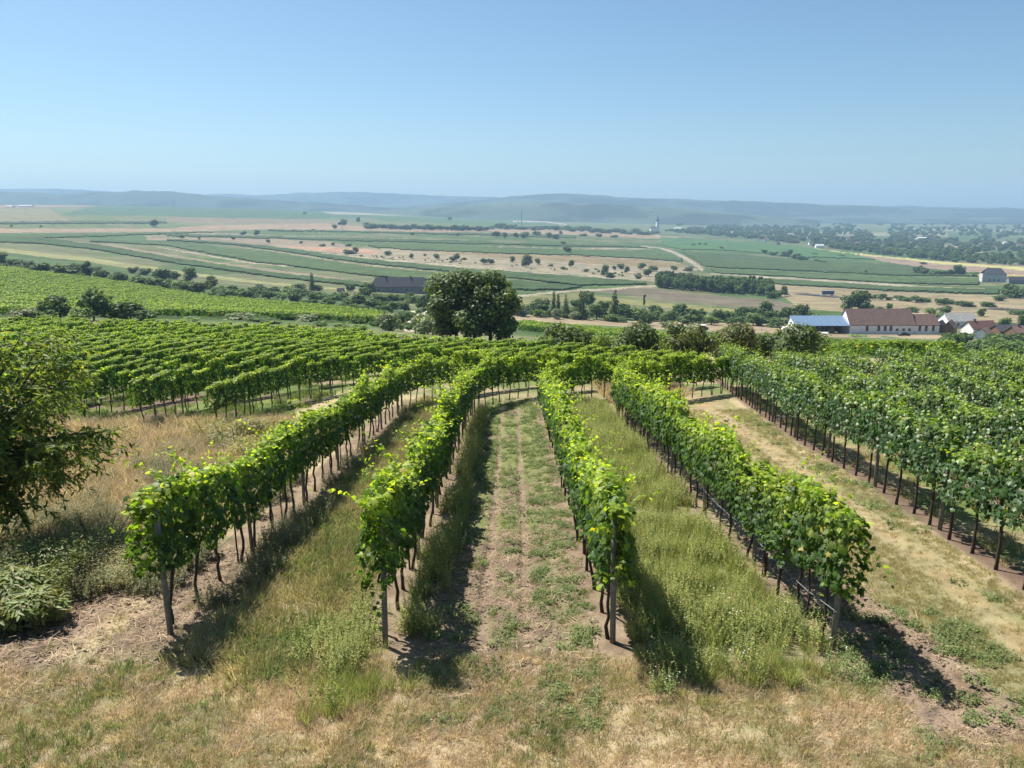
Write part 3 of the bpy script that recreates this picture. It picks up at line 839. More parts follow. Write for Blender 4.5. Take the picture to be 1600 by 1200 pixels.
POST = {}
def post_mesh(h, r, sides):
    m = MB(); m.tube([(0, 0, -.25), (0, 0, h * .5), (0, 0, h)], r, sides)
    return m.mesh('vineyard_post', M['post'], smooth=sides > 4)
POST['end'] = post_mesh(1.98, .042, 8); POST['mid'] = post_mesh(1.75, .038, 6); POST['r'] = post_mesh(2.0, .045, 6)
def add_posts(pts, desc, start=0, every=5, n=6, key='mid', off=.12, group='vineyard posts'):
    k = 0
    for i in range(start, len(pts), every):
        if k >= n: break
        x, y, hd, s = pts[i]
        rd = random.Random(i * 7 + int(x * 10))
        px_, py_ = x + off * math.sin(hd), y - off * math.cos(hd)
        if i == 0: continue
        k += 1
        o = obj('vineyard_post', POST[key], None, (px_, py_ - .35, gz1(px_, py_) - .02), (rd.uniform(-.02, .02), rd.uniform(-.02, .02), rd.random()))
        tag(o, f'weathered grey vineyard post, {ordinal(k)} behind the end of {desc}', 'post', group)

names = ['the row bordering the mown track', 'the row right of the tilled strip', 'the row left of the tilled strip', 'the leftmost long row']
starts = [9.85, 10.0, 10.1, 10.45]
ends = [12.0, 10.8, 9.4, 7.4]
row_pts = []
for k in range(4):
    pts = add_row(row_path(ROW_X[k], starts[k], ends[k]), names[k], 36, group='grapevines of the four long rows', step=.92)
    row_pts.append(pts)
    add_posts(pts, names[k], 0, 4, 6, 'mid', .05)
# end posts as seen: in front of the last vine
for k, (dx, dy, lean) in enumerate([(.03, -.22, .0), (.06, -.12, -.02), (.03, -.34, .015), (.10, -.34, -.015)]):
    x, y = ROW_X[k] + dx, starts[k] + dy
    o = obj('vineyard_post', POST['end'], None, (x, y, gz1(x, y) - .02), (0, lean, 0))
    tag(o, f'grey end post standing at the near end of {names[k]}', 'post', 'vineyard posts')

# rows of the left block
left_names = ['the first row beyond the dry grass', 'the second row beyond the dry grass', 'the third row beyond the dry grass']
LX = [-11.35 - 3.25 * k for k in range(22)]
xe = np.interp([CX - x for x in LX], [22.8, 26.2, 29.5, 33, 37, 45, 60, 90], [5.2, 2.8, 0.3, -2.5, -5.5, -11, -22, -55])
for k, x0 in enumerate(LX):
    y0 = [28.6, 29.3, 31.0][k] if k < 3 else 31.5 + .25 * (k - 3)
    if k > 9: y0 += (k - 9) * 2.2
    pts = add_row(row_path(x0, y0, float(xe[k])), left_names[k] if k < 3 else '', [24, 22, 14][k] if k < 3 else 0, group='grapevines of the left block')
    if k < 3: add_posts(pts, left_names[k], 0, 4, 3, 'mid', .0)
# one more row between the long rows and the left block, behind the bend
add_row([(-2.2, 46.0), (5.8, 53.2)], '', 0)

# rows of the right block
rnames = ['the right block row along the track', 'the second row of the right block']
for k in range(15):
    off = 2.9 * k
    ys = np.arange(9.5 + 1.2 * k, 43.5 + .8 * math.sin(k * 2.3), 1.5)
    if k == 0: ys = np.arange(10.0, 46, 1.5)
    path = [(float(row1x(y)) + off, float(y)) for y in ys]
    pts = add_row(path, rnames[k] if k < 2 else '', [44, 26][k] if k < 2 else 0, kind='right', group='grapevines of the right block', step=.95, y_low=80)
    if k == 0: add_posts(pts, rnames[0], 2, 4, 8, 'r', .0)

def rec_scatter(name, recs, variants, label):
    if not recs: return
    a = np.array(recs)
    s = np.stack([np.ones(len(a)), a[:, 4], a[:, 4]], 1)
    o = scatter(name, a[:, :3], a[:, 3], s, variants)
    o['label'] = label; o['category'] = 'vine rows'
    return o
def pr(meshes, nm): return [proto(nm, m) for m in meshes]
P_TRIM = pr(FOL_TRIM, 'vine_shape')
P_FOL, P_FOLR, P_LOW, P_LOWR = pr(FOL, 'vine_shape'), pr(FOL_R, 'vine_shape'), pr(FOL_LOW, 'vine_shape'), pr(FOL_LOW_R, 'vine_shape')
P_FAR = pr(FOL_FAR, 'vine_shape')
P_TRK, P_TRKR = pr(TRK, 'trunk_shape'), pr(TRK_R, 'trunk_shape')
rec_scatter('grapevine_rows', rest_full, P_TRIM, 'foliage of the many vine rows filling the left slope')
rec_scatter('grapevine_rows', rest_full_r, P_FOLR, 'foliage of the many vine rows filling the right block')
rec_scatter('grapevine_rows', rest_low, P_LOW, 'foliage of the far vine rows on the left slope')
rec_scatter('grapevine_rows', rest_low_r, P_LOWR, 'foliage of the far vine rows of the right block')
rec_scatter('grapevine_trunks', rest_full, P_TRK, 'dark trunks under the vine rows of the left slope')
rec_scatter('grapevine_trunks', rest_full_r, P_TRKR, 'dark trunks under the vine rows of the right block')

# ------------------------------------------------------------------ wires and hoses
def wire(path, hs, r, label, mat, off=0, sag=0, name='trellis_wire', cat='wire', group='trellis wires'):
    m = MB()
    for h in hs:
        pts = [(x + off, y, gz1(x, y) + h - (sag * (1 - ((i % 4) / 2 - 1) ** 2) if sag else 0)) for i, (x, y) in enumerate(path)]
        m.tube(pts, r, 4)
    o = m.build(name, mat); tag(o, label, cat, group)
for k in range(4):
    path = [(ROW_X[k], y) for y in np.arange(starts[k] - .4, 31.1, 1.0)]
    wire(path, [.95, 1.4, 1.85], .004, f'thin steel trellis wires strung along {names[k]}', M['wire'])
    if k in (0, 3):
        wire(path[:9], [.66], .007, f'thin grey drip hose hanging slack under {names[k]}', M['hose'], off=-.05, sag=.12, name='drip_hose', cat='hose', group='drip hoses')

# ------------------------------------------------------------------ TREES
TGC = {
 'dark': [(.035, .06, .022), (.05, .08, .027), (.065, .095, .03)],
 'mid': [(.055, .09, .03), (.075, .115, .035), (.045, .075, .026)],
 'light': [(.10, .15, .045), (.08, .125, .04), (.13, .17, .06)],
 'pale': [(.13, .16, .09), (.10, .135, .07), (.16, .18, .11)],
 'brown': [(.085, .088, .033), (.065, .085, .03), (.055, .08, .028)],
}
def crown(seed, n, colk, kind='round', leaf=.09, mat='far', T=None, TF=None):
    """crown in a unit box: height 1 above its own base, radius .5; lobes of small leaf clumps"""
    global rng
    keep = rng; rng = np.random.default_rng(seed)
    lob = []
    if kind == 'round':
        for k in range(13):
            a = rng.uniform(0, 2 * math.pi); r = .32 * math.sqrt(rng.random()); h = rng.uniform(.22, .80)
            lob.append((r * math.cos(a), r * math.sin(a), h, rng.uniform(.13, .25)))
        lob.append((0, 0, .46, .36))
    elif kind == 'walnut':
        for k in range(26):
            a = rng.uniform(0, 2 * math.pi); h = rng.uniform(.13, .86); r = .38 * math.sqrt(rng.random()) * math.sqrt(max(.1, 1 - ((h - .5) / .5) ** 2)); lob.append((r * math.cos(a), r * math.sin(a), h, rng.uniform(.10, .19)))
        lob.append((0, 0, .5, .38))
    elif kind == 'bush':
        for k in range(13):
            a = rng.uniform(0, 2 * math.pi); r = .36 * math.sqrt(rng.random()); h = rng.uniform(.16, .70)
            lob.append((r * math.cos(a), r * math.sin(a), h, rng.uniform(.14, .26)))
        lob.append((0, 0, .38, .36))
    elif kind == 'tall':
        for k in range(12):
            a = rng.uniform(0, 2 * math.pi); r = .20 * math.sqrt(rng.random()); h = rng.uniform(.18, .85)
            lob.append((r * math.cos(a), r * math.sin(a), h, rng.uniform(.12, .2)))
    elif kind == 'conifer':
        for k in range(16):
            h = .06 + .9 * (k + .5) / 16; a = k * 2.4; rr = .36 * (1 - h) ** .85 + .03
            lob.append((rr * .5 * math.cos(a), rr * .5 * math.sin(a), h, rr * .8 + .02))
            lob.append((-rr * .5 * math.cos(a), -rr * .5 * math.sin(a), h - .02, rr * .7 + .02))
    lob = np.array(lob)
    w = lob[:, 3] ** 2; w /= w.sum()
    i = rng.choice(len(lob), n, p=w)
    d = rand_unit(n); rr = lob[i, 3:4] * (rng.random((n, 1)) ** .33) * rng.uniform(.85, 1.12, (n, 1))
    sq = np.array([1, 1, .85 if kind != 'conifer' else .5])
    P = lob[i, :3] + d * rr * sq
    P[:, 2] = np.clip(P[:, 2], .02, 1.02)
    Nn = d * [1, 1, 1] + rng.normal(0, .45, (n, 3)) + [0, 0, .35]
    Td = rng.normal(0, .6, (n, 3)) + [0, 0, -.6] + d * .5
    S = leaf * rng.uniform(.6, 1.3, n)
    lobe_tint = rng.uniform(.8, 1.25, len(lob))[i][:, None]
    col = mixcol(n, TGC[colk]) * lobe_tint
    V, F, C = cards(T or HEX_T, TF or HEX_F, P, Nn, Td, S, col)
    rng = keep
    return V, F, C

def trunk_geo(seed, h=.5, r=.03, limbs=5, spread=.28):
    rd = random.Random(seed); m = MB()
    m.tube([(0, 0, -.03), (rd.uniform(-.01, .01), 0, h * .5), (rd.uniform(-.02, .02), rd.uniform(-.02, .02), h)], [r * 1.3, r, r * .7], 6)
    for k in range(limbs):
        a = 2 * math.pi * k / limbs + rd.uniform(-.4, .4); q = spread * rd.uniform(.6, 1)
        z0 = h * rd.uniform(.45, .95)
        m.tube([(0, 0, z0), (q * .5 * math.cos(a), q * .5 * math.sin(a), z0 + .14), (q * math.cos(a), q * math.sin(a), z0 + .3)], [r * .55, r * .4, r * .15], 5)
    return m

def tree_meshes(seed, n, colk, kind, leaf, mat='far', trunk=True):
    V, F, C = crown(seed, n, colk, kind, leaf, mat)
    cm = mesh_np('crown', V, F, [M[mat]], C)
    tm = trunk_geo(seed, .42 if kind != 'bush' else .2, .022 if kind != 'conifer' else .015, 5, .26)
    tmm = tm.mesh('trunk', M['tree_bark'])
    # single-mesh version for trees a few pixels high
    tv = np.array(tm.v); tf = [list(f) for f in tm.f if len(f) == 4]
    Vj = np.concatenate([V, tv]); Fj = [np.asarray(F), np.asarray(tf) + len(V)]
    Cj = np.concatenate([C, np.tile([.07, .055, .042], (len(tv), 1))])
    jm = mesh_np('tree', Vj, Fj, [M[mat]], Cj)
    return cm, tmm, jm

TP = {}
for kind in ('round', 'bush', 'tall', 'conifer'):
    for ck in (('dark', 'mid', 'light', 'pale') if kind != 'conifer' else ('dark', 'mid')):
        TP[kind, ck] = [tree_meshes(hash((kind == 'round', ck == 'dark')) % 1000 + 37 * q + len(kind) * 5 + len(ck) * 91, 900 if kind != 'conifer' else 1100, ck, kind, .085 if kind != 'conifer' else .055) for q in range(3)]

NAMEK = {'round': 'leafy_tree', 'bush': 'bush', 'tall': 'leafy_tree', 'conifer': 'conifer_tree'}
CATK = {'round': 'tree', 'bush': 'bush', 'tall': 'tree', 'conifer': 'tree'}
WORDK = {'round': 'tree', 'bush': 'bush', 'tall': 'narrow tree', 'conifer': 'conifer'}
WORDC = {'dark': 'dark', 'mid': 'green', 'light': 'light', 'pale': 'pale', 'brown': 'brownish'}
def place_trees(lst, where, group):
    """entries: x, base y, height, width (photo pixels), kind, colour"""
    lst = sorted(lst, key=lambda e: (e[0], e[1]))
    for i, (px, py, h, w, kind, ck) in enumerate(lst):
        p = at(px, py); D = p.y; k = D / (1200 * .985)
        H, W = h * k * 1.15, w * k * 1.3
        rd = random.Random(int(px * 31 + py))
        cm, tm, jm = TP[kind, ck][rd.randrange(3)]
        size = 'large ' if h > 22 else ('tiny ' if h < 6 else ('small ' if h < 12 else ''))
        lab = f'{size}{WORDC[ck]} {WORDK[kind]}, {ordinal(i + 1)} from the left {where}'
        rz = rd.random() * 6.28
        if h >= 14:
            t = thing(NAMEK[kind], lab, CATK[kind], (p.x, p.y, p.z - .1), rz, group)
            t.scale = (W, W, H)
            obj('trunk', tm, t); obj('crown', cm, t)
        else:
            o = obj(NAMEK[kind], jm, None, (p.x, p.y, p.z - .1), (0, 0, rz), (W * 1.05, W * 1.05, H))
            tag(o, lab, CATK[kind], group)

B, Rn, Tl, Cn = 'bush', 'round', 'tall', 'conifer'
hedge = [(2, 417, 22, 20, Rn, 'dark'), (16, 415, 13, 20, B, 'mid'), (31, 419, 13, 18, B, 'dark'), (47, 421, 15, 20, B, 'dark'), (70, 429, 21, 32, Rn, 'dark'),
 (90, 424, 10, 16, B, 'mid'), (106, 433, 21, 34, B, 'dark'), (122, 428, 17, 20, B, 'mid'), (135, 434, 25, 22, Tl, 'dark'), (151, 424, 8, 14, B, 'dark'), (161, 436, 15, 18, Rn, 'dark'), (180, 440, 12, 16, B, 'mid'),
 (193, 442, 18, 20, Rn, 'dark'), (208, 427, 10, 14, B, 'dark'), (218, 447, 16, 26, B, 'mid'), (238, 449, 18, 34, B, 'mid'), (254, 443, 22, 26, Rn, 'dark'), (228, 430, 12, 16, B, 'mid'), (244, 432, 9, 12, B, 'mid'),
 (298, 441, 22, 22, Rn, 'dark'), (272, 437, 15, 18, B, 'dark'), (278, 450, 12, 22, B, 'light'), (291, 456, 17, 24, B, 'dark'), (313, 461, 22, 28, Rn, 'dark'), (328, 439, 9, 12, B, 'dark'), (330, 448, 13, 16, B, 'mid'),
 (351, 466, 16, 26, Rn, 'dark'), (366, 463, 12, 18, B, 'mid'), (377, 459, 8, 12, B, 'dark'), (388, 470, 18, 24, Rn, 'dark'), (396, 456, 9, 16, B, 'mid'), (404, 450, 7, 12, B, 'pale'), (418, 467, 15, 18, Rn, 'dark'), (428, 458, 11, 16, B, 'mid'),
 (438, 465, 10, 20, B, 'light'), (463, 474, 18, 22, Rn, 'dark'), (470, 452, 10, 20, B, 'dark'), (488, 454, 26, 12, Cn, 'dark'), (498, 454, 10, 14, B, 'dark'), (489, 473, 17, 20, Rn, 'mid'), (478, 478, 11, 16, B, 'dark'),
 (500, 468, 12, 20, B, 'mid'), (455, 458, 12, 20, B, 'light'), (345, 455, 9, 18, B, 'light'), (410, 474, 9, 18, B, 'light'), (448, 480, 9, 22, B, 'light')]
place_trees(hedge, 'in the hedgerow above the green vineyard', 'hedgerow trees on the left')
manor = [(513, 481, 15, 20, B, 'dark'), (519, 470, 11, 22, B, 'mid'), (530, 484, 13, 20, B, 'mid'), (536, 465, 10, 16, B, 'light'), (548, 456, 14, 14, Rn, 'mid'), (558, 479, 18, 24, Rn, 'dark'), (545, 476, 10, 20, B, 'mid'), (578, 463, 20, 22, Rn, 'dark'), (580, 480, 14, 22, B, 'mid'),
 (594, 470, 10, 26, B, 'mid'), (602, 488, 15, 20, B, 'mid'), (614, 487, 17, 22, Rn, 'dark'), (622, 470, 11, 18, B, 'mid'), (612, 517, 32, 34, B, 'pale'), (633, 487, 15, 18, Rn, 'dark'), (640, 470, 14, 14, Rn, 'light'), (650, 474, 13, 20, B, 'mid'), (588, 492, 12, 22, B, 'mid'),
 (662, 484, 22, 22, Rn, 'mid'), (678, 458, 22, 14, Tl, 'dark'), (664, 522, 38, 34, B, 'pale'), (640, 500, 14, 18, B, 'mid'), (598, 508, 20, 22, B, 'pale'), (625, 505, 18, 18, B, 'mid'), (570, 495, 9, 26, B, 'light'), (681, 500, 30, 26, B, 'mid'), (590, 474, 17, 24, B, 'dark'), (608, 470, 12, 20, B, 'mid'), (636, 472, 12, 22, B, 'dark'), (672, 472, 18, 20, B, 'dark'), (572, 464, 16, 18, B, 'mid')]
place_trees(manor, 'around the long dark roofed farm', 'trees around the dark roofed farm')
mid_left = [(50, 500, 20, 46, B, 'pale'), (95, 500, 38, 46, Rn, 'mid'), (125, 502, 22, 34, B, 'light'), (147, 501, 56, 44, Rn, 'dark'), (178, 500, 36, 38, B, 'mid'), (205, 502, 34, 44, Rn, 'dark'), (228, 503, 20, 34, B, 'mid'), (75, 502, 20, 28, B, 'mid')]
place_trees(mid_left, 'in the clump above the left vines', 'trees in the clump at the left')
scrub = [(372, 500, 12, 40, B, 'pale'), (402, 503, 10, 34, B, 'mid'), (455, 500, 12, 40, B, 'mid'), (480, 503, 15, 34, B, 'pale'), (540, 512, 9, 30, B, 'light'), (560, 517, 12, 24, B, 'light'), (422, 506, 8, 30, B, 'dark'), (500, 510, 10, 26, B, 'mid'), (296, 503, 8, 30, B, 'light')]
place_trees(scrub, 'on scrub beyond the left vine rows', 'scrub bushes beyond the left rows')
centre = [(816, 494, 20, 26, B, 'pale'), (806, 487, 14, 22, B, 'mid'), (840, 493, 30, 34, Rn, 'dark'), (845, 496, 15, 20, B, 'light'), (865, 494, 38, 11, Cn, 'dark'), (872, 494, 34, 11, Cn, 'dark'), (884, 497, 34, 15, Cn, 'dark'), (870, 499, 18, 20, B, 'pale'),
 (908, 499, 42, 26, Cn, 'dark'), (897, 499, 14, 20, B, 'pale'), (920, 480, 26, 20, Rn, 'mid'), (932, 499, 28, 26, Rn, 'mid'), (960, 497, 40, 22, Cn, 'dark'), (952, 502, 13, 20, B, 'light'), (978, 499, 24, 24, Rn, 'mid'), (988, 497, 18, 22, B, 'dark'), (1006, 478, 18, 6, Tl, 'dark'), (943, 485, 16, 18, Rn, 'mid'), (965, 503, 10, 24, B, 'mid'), (900, 480, 14, 20, B, 'mid')]
place_trees(centre, 'in the mixed conifer group', 'trees in the mixed conifer group')
band = []
rdb = random.Random(5)
for k in range(27):
    x = 1000 + k * 9.3
    band.append((x, 500 + 6 * math.sin(k * 1.7) + (k % 3) * 1.5 + k * .12, rdb.uniform(14, 25), rdb.uniform(18, 28), rdb.choice([B, Rn, Rn, B]), rdb.choice(['mid', 'dark', 'mid', 'light'])))
band += [(1193, 500, 28, 24, Rn, 'dark'), (1250, 506, 34, 24, Rn, 'dark'), (1262, 500, 18, 20, B, 'mid'), (1277, 503, 14, 20, B, 'light'), (1043, 512, 12, 22, B, 'pale'), (1235, 506, 12, 22, B, 'pale')]
place_trees(band, 'in the belt left of the shed', 'trees in the belt beside the farm')
dryf = [(801, 410, 9, 9, Rn, 'dark'), (822, 418, 18, 17, Rn, 'dark'), (841, 413, 9, 9, Rn, 'mid'), (892, 417, 10, 9, Rn, 'dark'), (880, 421, 5, 8, B, 'mid'), (944, 432, 17, 13, Rn, 'dark'), (953, 434, 10, 13, B, 'dark'), (959, 422, 8, 6, Rn, 'dark'),
 (970, 420, 8, 11, B, 'dark'), (979, 427, 10, 8, Rn, 'dark'), (1001, 421, 10, 12, Rn, 'mid'), (1013, 432, 14, 13, Rn, 'dark'), (1020, 424, 10, 13, Rn, 'dark'), (1052, 423, 9, 10, Rn, 'dark'), (1075, 424, 8, 12, B, 'dark'), (998, 436, 7, 10, B, 'dark'), (766, 413, 10, 11, Rn, 'dark'),
 (547, 397, 8, 16, B, 'dark'), (557, 396, 11, 9, Rn, 'dark'), (606, 399, 7, 13, Rn, 'mid'), (643, 404, 8, 8, Rn, 'mid'), (683, 405, 8, 10, Rn, 'mid'), (713, 408, 13, 12, Rn, 'dark'), (707, 409, 9, 9, Rn, 'dark'), (756, 413, 10, 12, Rn, 'dark'), (725, 406, 4, 8, B, 'mid'), (664, 400, 4, 5, B, 'mid'), (860, 416, 5, 8, B, 'pale'), (916, 425, 5, 8, B, 'mid'), (1038, 430, 9, 12, B, 'mid')]
place_trees(dryf, 'scattered over the dry tan field', 'trees scattered over the dry field')
upper = [(524, 358, 8, 8, Rn, 'dark'), (532, 353, 7, 7, Rn, 'dark'), (539, 353, 9, 8, Rn, 'dark'), (560, 348, 8, 6, Rn, 'mid'), (538, 347, 5, 10, B, 'mid'), (703, 344, 5, 9, Rn, 'dark'), (520, 384, 6, 6, Rn, 'dark'), (545, 385, 5, 8, B, 'mid'), (504, 385, 5, 8, B, 'mid'), (644, 367, 4, 5, B, 'mid'), (715, 368, 4, 7, B, 'mid'), (684, 419, 3, 5, B, 'dark'), (572, 352, 6, 10, B, 'mid'),
 (243, 355, 13, 12, Rn, 'dark'), (18, 355, 4, 4, Rn, 'dark'), (64, 355, 3, 4, Rn, 'mid'), (284, 373, 6, 8, Rn, 'dark'), (312, 374, 4, 4, B, 'dark'), (364, 375, 6, 6, Rn, 'dark'), (381, 368, 7, 9, Rn, 'dark'), (401, 368, 8, 9, Rn, 'dark'), (419, 380, 6, 6, Rn, 'dark'), (471, 381, 5, 5, Rn, 'mid'), (476, 335, 4, 5, Rn, 'mid'), (180, 321, 3, 5, Rn, 'dark'), (885, 395, 11, 12, Rn, 'dark'), (881, 382, 5, 8, B, 'dark')]
place_trees(upper, 'alone among the upper strip fields', 'lone trees of the upper fields')
hdg = []
rdb = random.Random(8)
for k in range(26):
    x = 575 + k * 7.3; hdg.append((x, 357.5 + k * .16, rdb.uniform(6, 10), rdb.uniform(9, 14), rdb.choice([B, Rn]), rdb.choice(['dark', 'mid'])))
place_trees(hdg, 'in the far thin hedge line', 'trees in the far hedge line')
hdg = []
for k in range(32):
    x = 768 + k * 8.3; hdg.append((x, 358 + (k / 32) ** 1.3 * 9 + rdb.uniform(-1.5, 1.5), rdb.uniform(5, 9), rdb.uniform(9, 15), rdb.choice([B, Rn]), rdb.choice(['dark', 'mid'])))
hdg += [(776, 371, 10, 13, Rn, 'dark'), (789, 372, 8, 9, Rn, 'dark'), (806, 372, 9, 8, Rn, 'dark'), (818, 373, 12, 14, Rn, 'dark'), (840, 368, 7, 12, B, 'dark'), (857, 372, 9, 10, Rn, 'mid'), (867, 373, 8, 12, B, 'dark'), (876, 367, 6, 5, Rn, 'mid'), (912, 369, 5, 10, B, 'mid'), (935, 370, 5, 9, B, 'mid'), (960, 371, 5, 10, B, 'mid')]
place_trees(hdg, 'in the line left of the church', 'trees of the line below the far slope')
rt = [(1082, 384, 4, 6, B, 'dark'), (1093, 383, 4, 5, B, 'mid'), (1102, 383, 4, 5, B, 'mid'), (1128, 389, 4, 6, B, 'dark'), (1195, 396, 7, 10, Rn, 'dark'), (1208, 399, 6, 12, B, 'dark'), (1226, 401, 9, 12, B, 'dark'), (1232, 403, 15, 10, Rn, 'dark'), (1241, 405, 10, 14, B, 'dark'), (1250, 407, 8, 12, B, 'dark'), (1258, 407, 6, 9, B, 'mid'),
 (1432, 428, 13, 16, Rn, 'mid'), (1443, 429, 11, 14, B, 'mid'), (1442, 413, 4, 9, B, 'mid'), (1495, 430, 17, 14, Rn, 'mid'), (1502, 430, 14, 12, Rn, 'mid'), (1484, 430, 10, 12, B, 'mid'), (1457, 430, 8, 12, B, 'light'), (1471, 430, 8, 14, B, 'mid'), (1517, 432, 6, 14, B, 'light'),
 (1278, 409, 4, 9, B, 'dark'), (1286, 411, 4, 9, B, 'dark'), (1273, 398, 3, 8, B, 'dark'), (1315, 401, 3, 8, B, 'dark'), (1352, 427, 5, 5, Rn, 'dark')]
place_trees(rt, 'among vineyards right of the lane', 'trees among the right hand vineyards')
orch = [(1325, 487, 24, 26, Rn, 'dark'), (1342, 487, 32, 34, Rn, 'dark'), (1358, 489, 18, 22, B, 'dark'), (1372, 492, 14, 16, B, 'mid'), (1363, 468, 9, 12, Rn, 'mid'), (1376, 469, 10, 14, Rn, 'mid'), (1389, 484, 11, 10, Rn, 'mid'), (1405, 470, 9, 16, Rn, 'dark'), (1431, 473, 12, 20, Rn, 'dark'), (1448, 472, 8, 14, B, 'mid'), (1469, 476, 11, 18, Rn, 'mid'),
 (1484, 475, 9, 16, B, 'mid'), (1511, 479, 10, 18, B, 'dark'), (1476, 491, 14, 20, B, 'mid'), (1452, 491, 11, 18, B, 'light'), (1531, 494, 14, 12, B, 'dark'), (1541, 479, 10, 20, B, 'mid'), (1424, 488, 9, 20, B, 'brown' if False else 'mid'), (1465, 508, 24, 24, Rn, 'mid'), (1573, 464, 20, 24, Rn, 'dark'), (1590, 466, 18, 24, B, 'dark'), (1560, 470, 10, 18, B, 'mid'),
 (1390, 469, 6, 10, B, 'mid'), (1417, 471, 7, 12, B, 'mid'), (1500, 477, 7, 14, B, 'mid'), (1590, 492, 10, 20, B, 'mid')]
place_trees(orch, 'in the orchard behind the barn', 'orchard trees behind the farm')
farmt = [(1484, 532, 13, 22, B, 'mid'), (1494, 545, 26, 24, Rn, 'mid'), (1507, 536, 18, 24, B, 'mid'), (1519, 548, 18, 28, B, 'mid'), (1536, 550, 22, 30, B, 'mid'), (1556, 552, 24, 30, B, 'dark'), (1578, 556, 30, 36, B, 'mid'), (1600, 558, 28, 36, B, 'mid'), (1569, 514, 18, 22, Rn, 'mid'), (1580, 522, 12, 20, B, 'dark'), (1598, 512, 22, 20, Rn, 'mid'),
 (1478, 522, 9, 14, B, 'mid'), (1340, 526, 4, 26, B, 'light'), (1385, 528, 3, 26, B, 'pale'), (1560, 530, 12, 24, B, 'mid'), (1584, 536, 16, 30, B, 'dark'), (1475, 540, 8, 26, B, 'light')]
place_trees(farmt, 'in the gardens around the farmhouses', 'garden trees of the farm')

# nearer shrubs and the walnut trees
def big_tree(label, name, cat, x, y, H, W, seed, n, ck, kind, leaf, group=None, limbs=7, trunk_h=.3, stems=1):
    V, F, C = crown(seed, n, ck, kind, leaf, 'tree')
    t = thing(name, label, cat, (x, y, gz1(x, y) - .15), 0, group); t.scale = (W, W, H)
    cm = mesh_np('crown', V, F, [M['tree']], C); obj('crown', cm, t)
    for s in range(stems):
        tg = trunk_geo(seed + s, trunk_h, .022, limbs, .3)
        if stems > 1:
            k = (s - (stems - 1) / 2) * .10
            tg.v = [(a + k * (1 + c), b, c) for a, b, c in tg.v]
        tg.build('trunk', M['tree_bark'], t)
    return t
p = at(733, 533)
big_tree('tall broad dark walnut tree with several trunks behind the middle vine rows', 'walnut_tree', 'tree', *(at(728, 533).xy), 9.2, 10.2, 901, 16000, 'dark', 'walnut', .030, stems=3, trunk_h=.30)
q = at(766, 536)
big_tree('shorter dark walnut tree touching the ground at the right of the tallest tree', 'walnut_tree', 'tree', q.x, q.y, 8.7, 9.0, 905, 12000, 'dark', 'walnut', .034, stems=1)
sh = [(832, 62, 2.9, 3.4, 'dark', 'small dark shrub just right of the walnut trees'), (886, 64, 3.9, 4.6, 'dark', 'dark rounded shrub between the walnut trees and the tallest shrub'),
      (858, 70, 2.8, 3.4, 'mid', 'green shrub half hidden behind the dark rounded shrubs'), (925, 66, 2.8, 3.4, 'mid', 'low green shrub left of the tallest rounded shrub'), (958, 63, 3.0, 3.2, 'light', 'light green shrub leaning on the tallest rounded shrub'),
      (990, 60, 4.4, 4.6, 'dark', 'tallest dark rounded shrub behind the bending vine rows'), (1038, 62, 3.0, 3.6, 'light', 'light green shrub right of the tallest rounded shrub'), (1078, 60, 4.2, 4.4, 'brown', 'brownish rounded shrub behind the row ends'),
      (1120, 66, 3.2, 3.4, 'mid', 'green shrub above the top of the mown track'), (1155, 64, 4.6, 4.6, 'brown', 'brownish shrub left of the right vine block'), (1196, 68, 3.9, 4.0, 'mid', 'green shrub behind the first right row'), (1240, 57, 4.2, 4.2, 'dark', 'dark shrub poking above the right vine block'),
      (1262, 66, 3.6, 3.4, 'mid', 'green shrub behind the dark shrub of the right block')]
for k, (px_, D, H, W, ck, lab) in enumerate(sh):
    x = float(az_of(px_, 545)) * D
    big_tree(lab, 'bush', 'bush', x, D, H, W, 950 + k, 4200, ck, 'bush', .045, group='shrubs behind the vine rows', trunk_h=.2)

# the wood and the tree-filled village: masses of far trees
def wood(name, label, pts, hs, ws, kinds):
    P = np.array([at(a, b) for a, b in pts]); k = P[:, 1] / 1180
    s = np.stack([ws * k, ws * k, hs * k], 1)
    vs = [proto('tree_shape', TP[kk][q][2]) for kk in kinds for q in range(3)]
    o = scatter(name, P, rng.uniform(0, 6.28, len(P)), s, vs)
    o['label'] = label; o['category'] = 'trees'
ptsw = []
for k in range(230):
    x = rng.uniform(1026, 1205); f = (x - 1026) / 180
    top, bot = 441 + 12 * f, 450.5 + 14 * f
    ptsw.append((x, rng.uniform(top, bot)))
wood('wood', 'dense dark wood on the tan field right of centre', ptsw, rng.uniform(15, 22, len(ptsw)), rng.uniform(12, 17, len(ptsw)), [(Rn, 'dark'), (Tl, 'dark'), (Rn, 'mid')])
place_trees([(1215, 464, 12, 18, B, 'mid'), (1226, 463, 16, 10, Rn, 'mid'), (1205, 466, 12, 16, B, 'dark'), (1033, 449, 22, 18, B, 'dark')], 'at the edge of the dark wood', 'trees edging the wood')
ptsw = []
while len(ptsw) < 1500:
    x = rng.uniform(1040, 1640); 
    yb = np.interp(x, [1040, 1200, 1280, 1400, 1500, 1640], [362, 376, 386, 401, 411, 418]); yt = np.interp(x, [1040, 1300, 1640], [352, 352, 350])
    y = rng.uniform(yt, yb)
    if vnoise(x / 26, y / 5, 77) + .25 * (y - yt) / (yb - yt) > .48: ptsw.append((x, y))
ptsw = np.array(ptsw)
wood('village_trees', 'tree filled village in the valley at the right', ptsw, rng.uniform(5, 10, len(ptsw)) * (.5 + (ptsw[:, 1] - 350) / 70), rng.uniform(7, 12, len(ptsw)) * (.6 + (ptsw[:, 1] - 350) / 70), [(Rn, 'dark'), (B, 'mid'), (Rn, 'mid'), (B, 'dark')])

